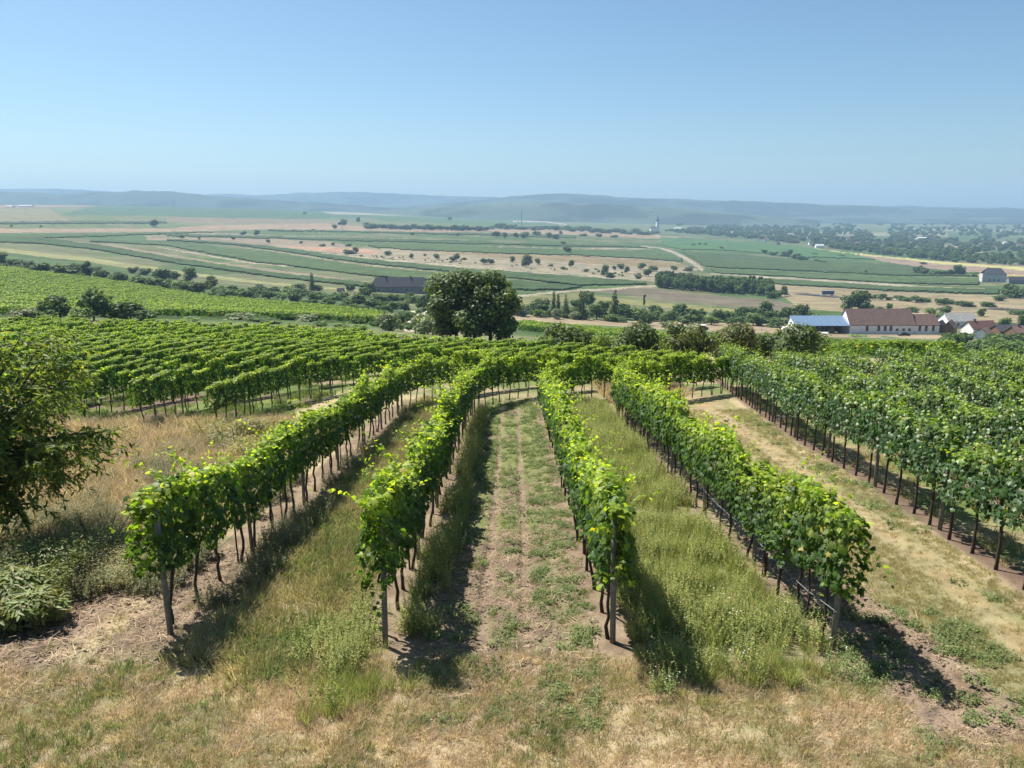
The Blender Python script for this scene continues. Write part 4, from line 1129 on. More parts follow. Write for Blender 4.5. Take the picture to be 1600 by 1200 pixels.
def scrub_mass(label, top, bot, n, hs, seed, thr=.45):
    pts = []; r_ = np.random.default_rng(seed)
    while len(pts) < n:
        x = r_.uniform(top[0][0], top[-1][0]); a = np.interp(x, *zip(*top)); b = np.interp(x, *zip(*bot)); y = r_.uniform(a, b)
        if vnoise(x / 14, y / 5, seed) > thr: pts.append((x, y))
    h = r_.uniform(hs[0], hs[1], n)
    wood('scrub', label, pts, h, h * r_.uniform(1.2, 2.0, n), [(B, 'mid'), (B, 'light'), (B, 'dark'), (Rn, 'mid')])
scrub_mass('low green scrub filling the hedgerow at the left', [(-60, 410), (100, 424), (200, 434), (320, 448), (460, 458), (560, 464), (680, 470)], [(-60, 416), (100, 431), (200, 446), (320, 464), (460, 478), (560, 490), (680, 505)], 330, (5, 10), 3)
scrub_mass('low scrub on the slope below the walnut trees', [(520, 488), (600, 490), (690, 500)], [(520, 500), (600, 515), (690, 522)], 60, (6, 12), 4, .3)
scrub_mass('low bushes under the conifer group and belt', [(795, 484), (1000, 492), (1240, 496)], [(795, 494), (1000, 503), (1240, 506)], 150, (6, 12), 5, .25)
scrub_mass('sparse dry shrubs of the tan field', [(560, 398), (760, 409), (1020, 428)], [(560, 401), (760, 416), (1020, 436)], 60, (1.5, 3.5), 6, .4)
scrub_mass('green scrub around the farm gardens', [(1180, 500), (1240, 496), (1300, 500)], [(1180, 505), (1240, 505), (1300, 507)], 30, (7, 13), 7, .2)
scrub_mass('garden scrub at the lower right of the farm', [(1470, 534), (1640, 530)], [(1470, 560), (1640, 575)], 120, (8, 15), 8, .2)

# vineyards of the middle distance, rows one cannot count
def far_rows(name, label, poly, heading, spacing, step, L, seed, tint=None):
    pts = [at(a, b) for a, b in poly]
    P2 = np.array([(p.x, p.y) for p in pts]); c = P2.mean(0)
    u = np.array([math.cos(heading), math.sin(heading)]); v = np.array([-u[1], u[0]])
    q = (P2 - c); U = q @ u; Vv = q @ v
    recs = []
    for vv in np.arange(Vv.min(), Vv.max(), spacing):
        uu = np.arange(U.min(), U.max(), step)
        XY = c + uu[:, None] * u + vv * v
        XY = XY + v * (np.sin(XY[:, 0:1] / 60) * 3)
        recs.append(XY)
    XY = np.concatenate(recs)
    inside = np.zeros(len(XY), bool)
    for (a0, b0), (a1, b1) in zip(P2, np.roll(P2, -1, 0)):
        cond = (b0 > XY[:, 1]) != (b1 > XY[:, 1])
        with np.errstate(divide='ignore', invalid='ignore'):
            inside ^= cond & (XY[:, 0] < (a1 - a0) * (XY[:, 1] - b0) / (b1 - b0 + 1e-9) + a0)
    XY = XY[inside]
    XY = XY[fbm(XY[:, 0] / 12, XY[:, 1] / 12, seed) > .27]
    Z = gz(XY[:, 0], XY[:, 1])
    n = len(XY)
    o = scatter(name, np.column_stack([XY, Z - .15]), np.full(n, heading) + rng.normal(0, .05, n), np.column_stack([np.full(n, L), rng.uniform(1.1, 1.5, n), rng.uniform(.75, 1.0, n)]), P_FAR)
    o['label'] = label; o['category'] = 'vine rows'
    return n
nv = far_rows('grapevine_rows', 'bright green vineyard rows on the left middle slope', [(-60, 412), (0, 420), (100, 433), (200, 446), (300, 463), (400, 474), (520, 484), (600, 494), (600, 508), (420, 500), (300, 499), (0, 497), (-60, 497)], R(12), 2.7, 2.0, 2.1, 3)
nv += far_rows('grapevine_rows', 'vineyard rows between the right block and the farm', [(1130, 534), (1240, 536), (1420, 541), (1470, 545), (1500, 556), (1480, 568), (1200, 556), (1080, 535)], R(4), 2.7, 2.0, 2.1, 4)
nv += far_rows('grapevine_rows', 'vineyard rows between the shrubs and the dry roadside strip', [(810, 507), (900, 516), (1060, 529), (1180, 534), (1130, 541), (1000, 538), (820, 520)], R(-3), 2.7, 2.0, 2.1, 6)

# ------------------------------------------------------------------ FRUIT TREE at the left edge
def fruit_tree():
    t = thing('fruit_tree', 'low spreading fruit tree with drooping narrow leaves at the left edge', 'tree', (-10.4, 14.2, gz1(-10.4, 14.2)), 0)
    rd = np.random.default_rng(5)
    tr = MB(); tr.tube([(0, 0, -.1), (.05, -.05, .6), (-.05, 0, 1.25)], [.14, .12, .11], 8); tr.build('trunk', M['tree_bark'], t, smooth=True)
    base = np.array([-.05, 0, 1.2])
    P, Nn, Td, S, C = [], [], [], [], []
    twigs = MB()
    cols = [(.06, .10, .03), (.045, .08, .026), (.085, .125, .035), (.13, .15, .045)]
    nl = 46
    for b in range(nl):
        a = 2 * math.pi * b / nl + rd.uniform(-.25, .25)
        if b < 22: a = R(-85) + R(8) * b
        up = rd.uniform(-.1, 3.3); reach = 2.6 * math.sqrt(max(.12, 1 - ((up - 1.3) / 2.3) ** 2)) * rd.uniform(.55, 1.0)
        tip = base + np.array([reach * math.cos(a), reach * math.sin(a), up])
        mid = base + (tip - base) * .5 + np.array([0, 0, .35 + rd.uniform(0, .2)])
        lm = MB(); lm.tube([base, base + (mid - base) * .5 + [0, 0, .08], mid, (mid + tip) / 2 + [0, 0, .05], tip], [.06, .045, .032, .02, .008], 6)
        lm.build('branch', M['tree_bark'], t, smooth=True)
        for k in range(23):
            s = rd.uniform(.28, 1.05)
            c0 = base + (mid - base) * (s * 2) if s < .5 else mid + (tip - mid) * ((s - .5) * 2)
            d = rd.normal(0, 1, 3) * [1, 1, .7] + np.array([math.cos(a), math.sin(a), .25]) * .8; d /= np.linalg.norm(d)
            ln = rd.uniform(.35, .8); m = int(ln / .026)
            tt = np.linspace(0, 1, m)[:, None]
            cc = c0 + d * ln * tt + np.array([0, 0, -.55]) * ln * tt ** 2
            twigs.tube([tuple(cc[0]), tuple(cc[m // 2]), tuple(cc[-1])], [.008, .005, .003], 3, cap=False)
            P.append(cc + rd.normal(0, .02, (m, 3)))
            sd = rd.normal(0, 1, (m, 3)) * [1, 1, .25]
            Td.append(sd * .8 + d * .5 + [0, 0, -.9]); Nn.append(rd.normal(0, .6, (m, 3)) + [0, 0, .9])
            S.append(rd.uniform(.11, .18, m)); 
            cl = np.array(cols)[rd.choice(4, m, p=[.4, .25, .25, .1])] * (1 + .15 * rd.normal(0, 1, (m, 1)).clip(-1.5, 1.5)); C.append(cl)
    P, Nn, Td, S, C = [np.concatenate(q) for q in (P, Nn, Td, S, C)]
    twigs.build('twigs', M['tree_bark'], t)
    V, F, Cc = cards([(a * 1.25, b, c) for a, b, c in LANCE_T], LANCE_F, P, Nn, Td, S, C)
    obj('foliage', mesh_np('foliage', V, F, [M['fruit']], Cc), t)
fruit_tree()

# ------------------------------------------------------------------ weeds, grass, clods
def tuft(seed, n, h, spread, cols, width=.006, lean=.5, bend=.5):
    rd = np.random.default_rng(seed)
    a = rd.uniform(0, 6.28, n); r = spread * np.sqrt(rd.random(n))
    b = np.stack([r * np.cos(a), r * np.sin(a), np.full(n, -.01)], 1)
    dirv = np.stack([np.cos(a) * lean * rd.uniform(0, 1, n), np.sin(a) * lean * rd.uniform(0, 1, n), np.ones(n)], 1) + rd.normal(0, .2, (n, 3)) * [1, 1, 0]
    dirv /= np.linalg.norm(dirv, axis=1, keepdims=True)
    hh = h * rd.uniform(.45, 1.15, n)[:, None]
    m = b + dirv * hh * .55
    tip = b + dirv * hh + np.stack([np.cos(a), np.sin(a), -np.ones(n) * .5], 1) * hh * bend * rd.random((n, 1)) * .6
    wd = np.stack([-np.sin(a + 1), np.cos(a + 1), np.zeros(n)], 1) * width
    V = np.stack([b - wd, b + wd, m + wd * .8, m - wd * .8, tip], 1).reshape(-1, 3)
    i = (np.arange(n) * 5)[:, None]
    F4 = i + [0, 1, 2, 3]; F3 = i + [3, 2, 4]
    c = np.array(cols)[rd.integers(0, len(cols), n)] * (1 + .2 * rd.normal(0, 1, (n, 1)).clip(-1.5, 1.5))
    return mesh_np('grass_tuft', V, [F4, F3], [M['grass']], np.repeat(c, 5, 0))
def weed(seed, n, h, spread, cols, leaf=.05, flower=0):
    rd = np.random.default_rng(seed); P, Td, Nn, S, C = [], [], [], [], []
    vs, fs = [], []
    for k in range(n):
        a = rd.uniform(0, 6.28); r = spread * math.sqrt(rd.random()); hh = h * rd.uniform(.5, 1.1)
        b = np.array([r * math.cos(a), r * math.sin(a), 0]); d = np.array([rd.normal(0, .18), rd.normal(0, .18), 1]); m = max(5, int(hh / (leaf * .45)))
        t = np.linspace(.08, 1, m)[:, None]; c = b + d * hh * t
        P.append(c); aa = rd.uniform(0, 6.28, m); Td.append(np.stack([np.cos(aa), np.sin(aa), rd.uniform(.1, .9, m)], 1)); Nn.append(rd.normal(0, .4, (m, 3)) + [0, 0, 1])
        S.append(leaf * (1.3 - .8 * t[:, 0]) * rd.uniform(.7, 1.3, m)); C.append(np.array(cols)[rd.integers(0, len(cols), m)] * (1 + .15 * rd.normal(0, 1, (m, 1)).clip(-1.5, 1.5)))
    P, Td, Nn, S, C = [np.concatenate(q) for q in (P, Td, Nn, S, C)]
    V, F, Cc = cards(LEAF_T, LEAF_F, P, Nn, Td, S, C)
    if flower:
        m = flower; a = rd.uniform(0, 6.28, m); r = spread * np.sqrt(rd.random(m))
        Pf = np.stack([r * np.cos(a), r * np.sin(a), h * rd.uniform(.8, 1.2, m)], 1)
        V2, F2, C2 = cards(HEX_T, HEX_F, Pf, rd.normal(0, .2, (m, 3)) + [0, 0, 1], rd.normal(0, 1, (m, 3)), np.full(m, .022), np.full((m, 3), .5))
        F2 = F2 + len(V); V = np.concatenate([V, V2]); F = np.concatenate([F, F2]); Cc = np.concatenate([Cc, C2])
    return mesh_np('weed', V, F, [M['grass']], Cc)

DRYC = [(.50, .39, .27), (.58, .47, .36), (.43, .32, .22), (.36, .30, .18)]
GRC = [(.15, .20, .065), (.20, .245, .085), (.12, .17, .05)]
OLC = [(.25, .24, .11), (.36, .31, .16), (.18, .20, .08), (.42, .34, .21)]
P_DRY = [proto('tuft', tuft(k, 46, .13, .12, DRYC, .004, .9, .9)) for k in range(5)]
P_DRYT = [proto('tuft', tuft(20 + k, 50, .32, .14, DRYC + [(.22, .2, .09)], .005, .5, .6)) for k in range(4)]
P_OLI = [proto('tuft', tuft(40 + k, 46, .16, .12, OLC, .004, .7, .8)) for k in range(5)]
P_GR = [proto('tuft', tuft(60 + k, 50, .17, .12, GRC, .005, .6, .7)) for k in range(5)]
P_GRT = [proto('tuft', tuft(80 + k, 60, .50, .14, [(.21, .255, .07), (.27, .30, .09), (.15, .20, .055), (.32, .30, .13)], .005, .35, .5)) for k in range(4)]
P_WEED = [proto('weed', weed(k, 20, .5, .2, [(.19, .24, .06), (.25, .29, .08), (.14, .18, .05), (.30, .27, .11)], .03)) for k in range(6)]
P_WEEDF = [proto('weed', weed(30 + k, 14, .45, .2, [(.12, .17, .06), (.16, .19, .07)], .04, flower=5)) for k in range(3)]
P_LOWW = [proto('weed', weed(60 + k, 20, .12, .16, [(.12, .165, .06), (.15, .19, .07)], .045)) for k in range(4)]
P_GREY = [proto('weed', weed(80 + k, 26, .55, .25, [(.13, .15, .085), (.17, .18, .09), (.20, .18, .09)], .045)) for k in range(4)]

def spread(name, label, x0, x1, y0, y1, dens, variants, smin, smax, mask=None, seed=0, cat='grass', fall=14.0):
    """random points thinning out with distance"""
    rd = np.random.default_rng(seed + 500)
    n = int((x1 - x0) * (y1 - y0) * dens)
    x = rd.uniform(x0, x1, n); y = rd.uniform(y0, y1, n)
    keep = rd.random(n) < np.minimum(1, (fall / y) ** 1.3)
    keep &= np.abs(x) < y * .74 + 1.2
    if mask is not None: keep &= rd.random(n) < mask(x, y)
    x, y = x[keep], y[keep]
    if len(x) == 0: return 0
    s = rd.uniform(smin, smax, len(x)) * (1 + .25 * sstep(12, 35, y))
    z = gz(x, y) + np.where(y < 34, detail_height(x, y), 0)
    o = scatter(name, np.column_stack([x, y, z]), rd.uniform(0, 6.28, len(x)), s, variants, tilt=rd.normal(0, .08, (len(x), 2)))
    o['label'] = label; o['category'] = cat
    return len(x)

def nz(x, y, s, seed): return fbm(x / s, y / s, seed)
rut = lambda x: 1 - np.maximum(1 - sstep(.06, .13, np.abs(x + .42)), 1 - sstep(.06, .13, np.abs(x - .25)))
ng = 0
fore = lambda x, y: (1 - sstep(8.9, 9.6, y + (nz(x, y, 1.5, 1) - .5) * 1.5)) * (1 - sstep(4.5, 4.8, x) * sstep(7.1, 7.6, y)) 
ng += spread('dry_grass', 'short dry straw coloured grass across the foreground', -7.5, 8, 6.2, 10.2, 120, P_DRY, .5, 1.0, lambda x, y: fore(x, y) * (.25 + .75 * sstep(.36, .5, nz(x, y, 1.3, 60))), 1)
ng += spread('dry_grass', 'olive meadow grass across the foreground', -7.5, 8, 6.2, 10.2, 60, P_OLI, .5, .95, lambda x, y: fore(x, y) * sstep(.60, .42, nz(x, y, 1.3, 60)), 2)
ng += spread('grass', 'fresh green grass tufts in the foreground', -7.5, 8, 6.2, 10.2, 26, P_GR, .4, 1.0, lambda x, y: fore(x, y) * sstep(.52, .64, nz(x, y, .9, 61)), 3)
ng += spread('grass', 'tall grass growing between the two left rows', -4.55, -2.35, 8.6, 38, 55, P_OLI, 1.1, 1.9, lambda x, y: .35 + .65 * sstep(.35, .55, nz(x, y, .8, 62)), 4, fall=16)
ng += spread('grass', 'green grass between the two left rows', -4.6, -2.3, 8.6, 38, 22, P_GR, 1.0, 2.0, lambda x, y: sstep(.42, .6, nz(x, y, 1.1, 63)), 5, fall=18)
ng += spread('weeds', 'green leafy weeds and tall grass beside the second row', -3.2, -1.6, 8.0, 11.6, 32, P_WEED, .5, 1.15, lambda x, y: sstep(.32, .5, nz(x, y, .45, 64)) * np.exp(-((x + 2.3) / .38) ** 2 - ((y - 9.7) / .95) ** 2), 6, 'weeds')
ng += spread('grass', 'tall fresh grass clump before the second row', -3.0, -1.1, 7.4, 10.2, 80, P_GRT, .5, .8, lambda x, y: sstep(.36, .5, nz(x, y, .5, 65)) * np.exp(-((x + 2.0) / .42) ** 2 - ((y - 8.7) / .7) ** 2), 7)
ng += spread('weeds', 'leafy green weeds along the right foot of the second row', -1.62, -1.08, 10, 34, 34, P_WEED, .6, 1.0, lambda x, y: .25 + .75 * sstep(.4, .52, nz(x, y, .8, 66)), 8, 'weeds', 18)
ng += spread('weeds', 'tall green weeds filling the strip before the track row', 1.75, 4.3, 8.0, 36, 30, P_WEED, .5, 1.2, lambda x, y: (.15 + .85 * sstep(.42, .56, nz(x, y, .8, 67))) * sstep(8.2, 9.8, y), 9, 'weeds', 17)
ng += spread('grass', 'tall grass among the weeds before the track row', 1.7, 4.3, 7.8, 36, 50, P_GRT, .25, .85, lambda x, y: (.2 + .8 * sstep(.38, .56, nz(x, y, 1.1, 68))) * sstep(8.0, 10.0, y), 10, fall=22)
ng += spread('flowering_weeds', 'white flowering weeds near the end of the track row', 1.9, 4.3, 8.3, 11, 2.0, P_WEEDF, .8, 1.1, None, 11, 'weeds')
ng += spread('weeds', 'low weeds sprouting on the tilled strip', -1.2, 1.25, 7.6, 38, 36, P_LOWW, .4, .95, lambda x, y: rut(x) * sstep(.52, .62, nz(x, y, .5, 69) + .13 * sstep(.4, .8, x) + .06 * sstep(15, 28, y) + .04 * (y < 9)), 12, 'weeds', 16)
ng += spread('grass', 'short green grass on the tilled strip', -1.2, 1.3, 9, 38, 30, P_GR, .3, .6, lambda x, y: rut(x) * sstep(.50, .62, nz(x, y, .6, 70) + .13 * sstep(.4, .9, x) + .09 * sstep(14, 28, y)), 13, fall=18)
ng += spread('weeds', 'low weeds on the bare earth beside the track', 4.4, 7.0, 6.8, 11, 30, P_LOWW, .6, 1.1, lambda x, y: sstep(.46, .56, nz(x, y, .8, 71)), 14, 'weeds')
ng += spread('grass', 'mown grass of the track', 4.9, 12, 7.0, 34, 150, P_OLI, .28, .6, lambda x, y: np.maximum(sstep(5.85, 6.1, x + .06 * (y - 10)), sstep(12, 14, y) * (x > 5)) * (x < row1x(y) - .2) * (.2 + .8 * (np.abs(x - np.interp(y, [8, 10.9, 16.7, 24.7, 38.9], [6.9, 7.55, 8.15, 8.6, 9.35])) > .4)), 15, fall=13)
ng += spread('weeds', 'low bright weeds under the right block row along the track', 7.3, 13, 9, 34, 9, P_LOWW, .5, 1.1, lambda x, y: (np.abs(x - row1x(y) + .55) < .45) * sstep(.42, .55, nz(x, y, 1.2, 72)), 16, 'weeds', 20)
ng += spread('dry_grass', 'tall dry pinkish grass left of the long rows', -20, -6.0, 14.2, 30, 26, P_DRYT, .9, 1.6, lambda x, y: sstep(-5.8, -6.4, x) * (.4 + .6 * sstep(.38, .5, nz(x, y, 2, 73))), 17, fall=22)
ng += spread('grass', 'olive weeds left of the long rows', -11, -5.7, 11.6, 28, 12, P_GREY, .5, 1.0, lambda x, y: sstep(.44, .56, nz(x, y, 2.2, 74)) + .8 * (1 - sstep(13, 16, y)) * (x < -6.6), 18, 'weeds', 22)
ng += spread('weeds', 'weeds under the leftmost long row', -4.95, -4.2, 11, 34, 12, P_GREY, .5, .9, lambda x, y: sstep(.42, .52, nz(x, y, 1.2, 75)), 19, 'weeds', 20)
ng += spread('dry_grass', 'pale dry grass at the bend of the track', 4.9, 9.5, 33, 46, 14, P_DRYT, .9, 1.5, lambda x, y: 1.0 * (x < 5 + .75 * (y - 34)) , 20, fall=60)
ng += spread('grass', 'grass between the rows of the right block', 9, 40, 10, 44, 5, P_OLI, .9, 1.5, lambda x, y: (x > row1x(y) + .3), 21, fall=20)
ng += spread('grass', 'grass between the rows of the left block', -34, -9.5, 28.5, 48, 6, P_GR, 1.0, 1.7, lambda x, y: sstep(.42, .56, nz(x, y, 1.4, 76)), 22, fall=40)

# broken straw and twigs lying on the bare soil
def litter(seed):
    rd = np.random.default_rng(seed); n = 16
    a = rd.uniform(0, 6.28, n); c = np.stack([rd.normal(0, .09, n), rd.normal(0, .09, n), rd.uniform(.004, .02, n)], 1); ln = rd.uniform(.03, .10, n)[:, None]
    d = np.stack([np.cos(a), np.sin(a), rd.normal(0, .15, n)], 1) * ln; w = np.stack([-np.sin(a), np.cos(a), np.zeros(n)], 1) * .0035
    V = np.stack([c - d + w, c - d - w, c + d - w, c + d + w], 1).reshape(-1, 3)
    cc = np.array([(.42, .33, .22), (.30, .22, .15), (.20, .15, .11)])[rd.integers(0, 3, n)]
    return mesh_np('litter', V, (np.arange(n) * 4)[:, None] + [0, 1, 2, 3], [M['grass']], np.repeat(cc, 4, 0))
P_LIT = [proto('litter', litter(k)) for k in range(4)]
ng += spread('plant_litter', 'broken straw and twigs lying on bare soil at the left', -8, -4.4, 8.3, 14, 22, P_LIT, .7, 1.3, None, 31, 'plant litter')
ng += spread('plant_litter', 'broken straw scattered on the tilled strip', -1.3, 1.3, 7.4, 18, 14, P_LIT, .6, 1.2, None, 32, 'plant litter')
ng += spread('plant_litter', 'broken straw on the bare earth beside the track', 4.5, 6.1, 7, 13, 18, P_LIT, .6, 1.2, None, 33, 'plant litter')
ng += spread('dry_grass', 'sparse short grass on the bare soil at the left', -8, -4.6, 8.3, 12, 12, P_OLI, .3, .8, lambda x, y: sstep(.45, .6, nz(x, y, .6, 81)), 34)
ng += spread('dry_grass', 'longer pinkish straw grass in the left foreground', -4.2, -1.6, 7.2, 9.4, 55, P_DRYT, .35, .65, lambda x, y: sstep(.40, .52, nz(x, y, 1.0, 82)), 35)

def clod(seed):
    rd = np.random.default_rng(seed)
    import bmesh
    bm = bmesh.new(); bmesh.ops.create_icosphere(bm, subdivisions=1, radius=1)
    for v in bm.verts: v.co *= rd.uniform(.65, 1.25)
    me = bpy.data.meshes.new('clod'); bm.to_mesh(me); bm.free(); me.materials.append(M['clod']); return me
P_CLOD = [proto('clod', clod(k)) for k in range(5)]
def clods(name, label, x0, x1, y0, y1, dens, mask, seed):
    rd = np.random.default_rng(seed); n = int((x1 - x0) * (y1 - y0) * dens)
    x = rd.uniform(x0, x1, n); y = rd.uniform(y0, y1, n); k = (rd.random(n) < mask(x, y)) & (np.abs(x) < y * .74 + 1)
    x, y = x[k], y[k]; s = np.exp(rd.normal(math.log(.0105), .6, len(x))).clip(.004, .045)
    z = gz(x, y) + detail_height(x, y)
    o = scatter(name, np.column_stack([x, y, z]), rd.uniform(0, 6.28, len(x)), np.column_stack([s, s * rd.uniform(.7, 1.2, len(x)), s * .65]), P_CLOD)
    o['label'] = label; o['category'] = 'soil clods'; return len(x)
ng += clods('soil_clods', 'brown soil clods on the tilled strip', -1.3, 1.2, 7.5, 22, 700, lambda x, y: sstep(7.6, 9, y) * (1 - .6 * sstep(12, 20, y)) * (.25 + .75 * sstep(.4, .55, nz(x, y, .6, 77))), 1)
ng += clods('soil_clods', 'brown soil clods on the bare earth beside the track', 4.6, 7.2, 6.6, 13, 800, lambda x, y: (1 - sstep(5.8, 6.05, x + .06 * (y - 10))) * (.3 + .7 * sstep(.4, .5, nz(x, y, .5, 78))), 2)
ng += clods('soil_clods', 'brown soil clods under and left of the leftmost long row', -7.6, -4.5, 8.2, 14, 600, lambda x, y: (.2 + .8 * sstep(.4, .5, nz(x, y, .6, 79))), 3)
ng += clods('soil_clods', 'brown soil clods in the foreground turf', -2, 2.2, 7.2, 9.4, 240, lambda x, y: sstep(.5, .6, nz(x, y, .7, 80)), 4)

# weedy bushes at the left edge below the fruit tree, and in the dry grass
def weed_bush(label, x, y, H, W, seed, cols, n=9500, leaf=.018):
    V, F, C = crown(seed, n, 'light', 'bush', leaf * 1.7, 'grass', LANCE_T, LANCE_F)
    rd = np.random.default_rng(seed)
    k = len(LANCE_T); C = np.repeat(np.array(cols)[rd.integers(0, len(cols), n)] * (1 + .15 * rd.normal(0, 1, (n, 1)).clip(-1.5, 1.5)), k, 0)
    t = thing('bush', label, 'bush', (x, y, gz1(x, y) - .05), 0, 'weedy bushes at the left'); t.scale = (W, W, H)
    obj('foliage', mesh_np('foliage', V, F, [M['tree']], C), t)
    sm = MB(); rr = random.Random(seed)
    for q in range(6):
        a = rr.uniform(0, 6.28); sm.tube([(0, 0, 0), (.15 * math.cos(a), .15 * math.sin(a), .3), (.3 * math.cos(a), .3 * math.sin(a), .7)], [.012, .009, .004], 4)
    sm.build('stems', M['tree_bark'], t)
GB = [(.10, .14, .05), (.13, .165, .06), (.08, .11, .04), (.17, .17, .08)]
GY = [(.15, .16, .09), (.19, .19, .10), (.22, .19, .10), (.12, .14, .07)]
weed_bush('dense green bush at the left edge below the fruit tree', -8.0, 11.3, 1.25, 2.3, 1, GB)
weed_bush('low green bush at the left edge nearest the camera', -7.45, 10.6, .85, 1.6, 2, GB, leaf=.06)
weed_bush('grey green bush between the fruit tree and the end of the leftmost row', -6.9, 12.3, .75, 1.6, 3, GY)
weed_bush('olive bush behind the grey green bush under the fruit tree', -7.9, 13.6, .95, 2.2, 4, GB + GY)
weed_bush('sprawling olive bush left of the leftmost row end', -6.75, 13.8, .6, 1.5, 5, GY)
weed_bush('dry grey green bush in the straw coloured grass', -9.2, 24.5, 1.45, 2.6, 6, GY, leaf=.026)
weed_bush('twiggy dry bush in the straw coloured grass', -10.6, 26.0, 1.3, 1.8, 7, GY, 2600, leaf=.026)
weed_bush('pale bush close behind the leftmost long row', -8.0, 22.5, 1.1, 1.9, 8, GY, 3600, leaf=.026)

# ------------------------------------------------------------------ BUILDINGS
M['white'] = mat_plain('white_render', (.82, .82, .80), .85, .12, 1.2)
M['greywall'] = mat_plain('grey_render', (.20, .20, .215), .85, .15, 1)
M['redroof'] = mat_plain('red_brown_tiles', (.15, .10, .085), .85, .22, 1.3, .3)
M['maroon'] = mat_plain('maroon_tiles', (.12, .06, .052), .8, .2, 1.3, .3)
M['darkroof'] = mat_plain('dark_slate', (.055, .055, .065), .7, .2, 1.3, .2)
M['greyroof'] = mat_plain('grey_fibre_roof', (.22, .22, .22), .85, .2, 1, .2)
M['blueroof'] = mat_plain('blue_sheet_roof', (.12, .19, .29), .55, .08, .7)
M['window'] = mat_plain('window_glass', (.03, .035, .04), .15, .1, 3, spec=.6)
M['frame'] = mat_plain('window_frame', (.5, .48, .45), .7, .1, 3)
M['wood'] = mat_plain('brown_timber', (.16, .10, .06), .85, .3, 4)
M['white_metal'] = mat_plain('white_paint', (.75, .75, .75), .5, .05, 3)
M['black'] = mat_plain('black_sheet', (.02, .022, .025), .6, .3, 2)
M['tyre'] = mat_plain('rubber', (.02, .02, .02), .85, .2, 8)
M['stack'] = mat_plain('concrete', (.3, .29, .28), .85, .2, 2)

def windows(parent, face_y, xs, z, w, h, sgn=-1):
    for k, x in enumerate(xs):
        zz = z[k] if isinstance(z, (list, tuple)) else z; hh = h[k] if isinstance(h, (list, tuple)) else h
        f = MB(); y0, y1 = sorted((face_y - sgn * .05, face_y + sgn * .08))
        e = .12
        f.box(x - w / 2 - e, x - w / 2, y0, y1, zz - e, zz + hh + e); f.box(x + w / 2, x + w / 2 + e, y0, y1, zz - e, zz + hh + e)
        f.box(x - w / 2, x + w / 2, y0, y1, zz + hh, zz + hh + e); f.box(x - w / 2, x + w / 2, y0, y1, zz - e, zz)
        fo = f.build('window', M['frame'], parent)
        g = MB(); y0, y1 = sorted((face_y - sgn * .05, face_y + sgn * .03)); g.box(x - w / 2, x + w / 2, y0, y1, zz, zz + hh); g.build('pane', M['window'], fo)

def house(name, label, cat, px, py, L, W, Hw, Hr, rz, wall, roof, group=None, wins=None, ridge='x', chim=0, hip=0.0, win_w=1.0, win_h=1.4, simple=False):
    p = at(px, py)
    t = thing(name, label, cat, (p.x, p.y + W / 2, p.z + .25), rz, group)
    w = MB(); w.box(-L / 2, L / 2, -W / 2, W / 2, -3.5, Hw)
    if ridge == 'x' and hip == 0:
        for s in (-1, 1):
            x0 = s * L / 2
            xa, xb = sorted((x0, x0 - s * .25))
            w.add([(xa, -W / 2, Hw), (xa, W / 2, Hw), (xa, 0, Hw + Hr), (xb, -W / 2, Hw), (xb, W / 2, Hw), (xb, 0, Hw + Hr)], [(0, 2, 1), (3, 4, 5), (0, 1, 4, 3), (1, 2, 5, 4), (2, 0, 3, 5)])
    if ridge == 'y':
        for s in (-1, 1):
            y0 = s * W / 2; ya, yb = sorted((y0, y0 - s * .25))
            w.add([(-L / 2, ya, Hw), (L / 2, ya, Hw), (0, ya, Hw + Hr), (-L / 2, yb, Hw), (L / 2, yb, Hw), (0, yb, Hw + Hr)], [(0, 1, 2), (3, 5, 4), (0, 3, 4, 1), (1, 4, 5, 2), (2, 5, 3, 0)])
    w.build('wall', wall, t)
    r = MB(); o = .22; th = .22
    if ridge == 'x':
        A = L / 2 + (.3 if hip == 0 else o); hx = A - hip * L / 2
        k = Hr / (W / 2); ze = Hw - k * o + .03; zr = Hw + Hr + .03
        vs = [(-A, -W / 2 - o, ze), (A, -W / 2 - o, ze), (hx, 0, zr), (-hx, 0, zr), (-A, W / 2 + o, ze), (A, W / 2 + o, ze)]
        vs += [(a, b, c + th) for a, b, c in vs]
        r.add(vs, [(0, 3, 2, 1), (4, 5, 2, 3), (6, 7, 8, 9), (10, 9, 8, 11), (0, 1, 7, 6), (5, 4, 10, 11), (1, 2, 8, 7), (2, 5, 11, 8), (4, 3, 9, 10), (3, 0, 6, 9)] )
    else:
        A = W / 2 + .3; k = Hr / (L / 2); ze = Hw - k * o + .03; zr = Hw + Hr + .03
        vs = [(-L / 2 - o, -A, ze), (-L / 2 - o, A, ze), (0, A, zr), (0, -A, zr), (L / 2 + o, -A, ze), (L / 2 + o, A, ze)]
        vs += [(a, b, c + th) for a, b, c in vs]
        r.add(vs, [(0, 1, 2, 3), (4, 3, 2, 5), (6, 9, 8, 7), (10, 11, 8, 9), (0, 6, 7, 1), (5, 11, 10, 4), (0, 3, 9, 6), (3, 4, 10, 9), (1, 7, 8, 2), (2, 8, 11, 5)])
    ro = r.build('roof', roof, t)
    for c in range(chim):
        m = MB(); xx = -L / 4 + c * L / 2.3; m.box(xx - .35, xx + .35, -.35, .35, Hw + Hr * .6, Hw + Hr + 1.0); m.build('chimney', M['redroof'], ro)
    if wins: windows(t, -W / 2, wins, 1.0 if not isinstance(win_h, (list, tuple)) else [1.0] * len(wins), win_w, win_h)
    return t

def mpx(px, py): p = at(px, py); return p.y / 1183.0     # metres per photo pixel there

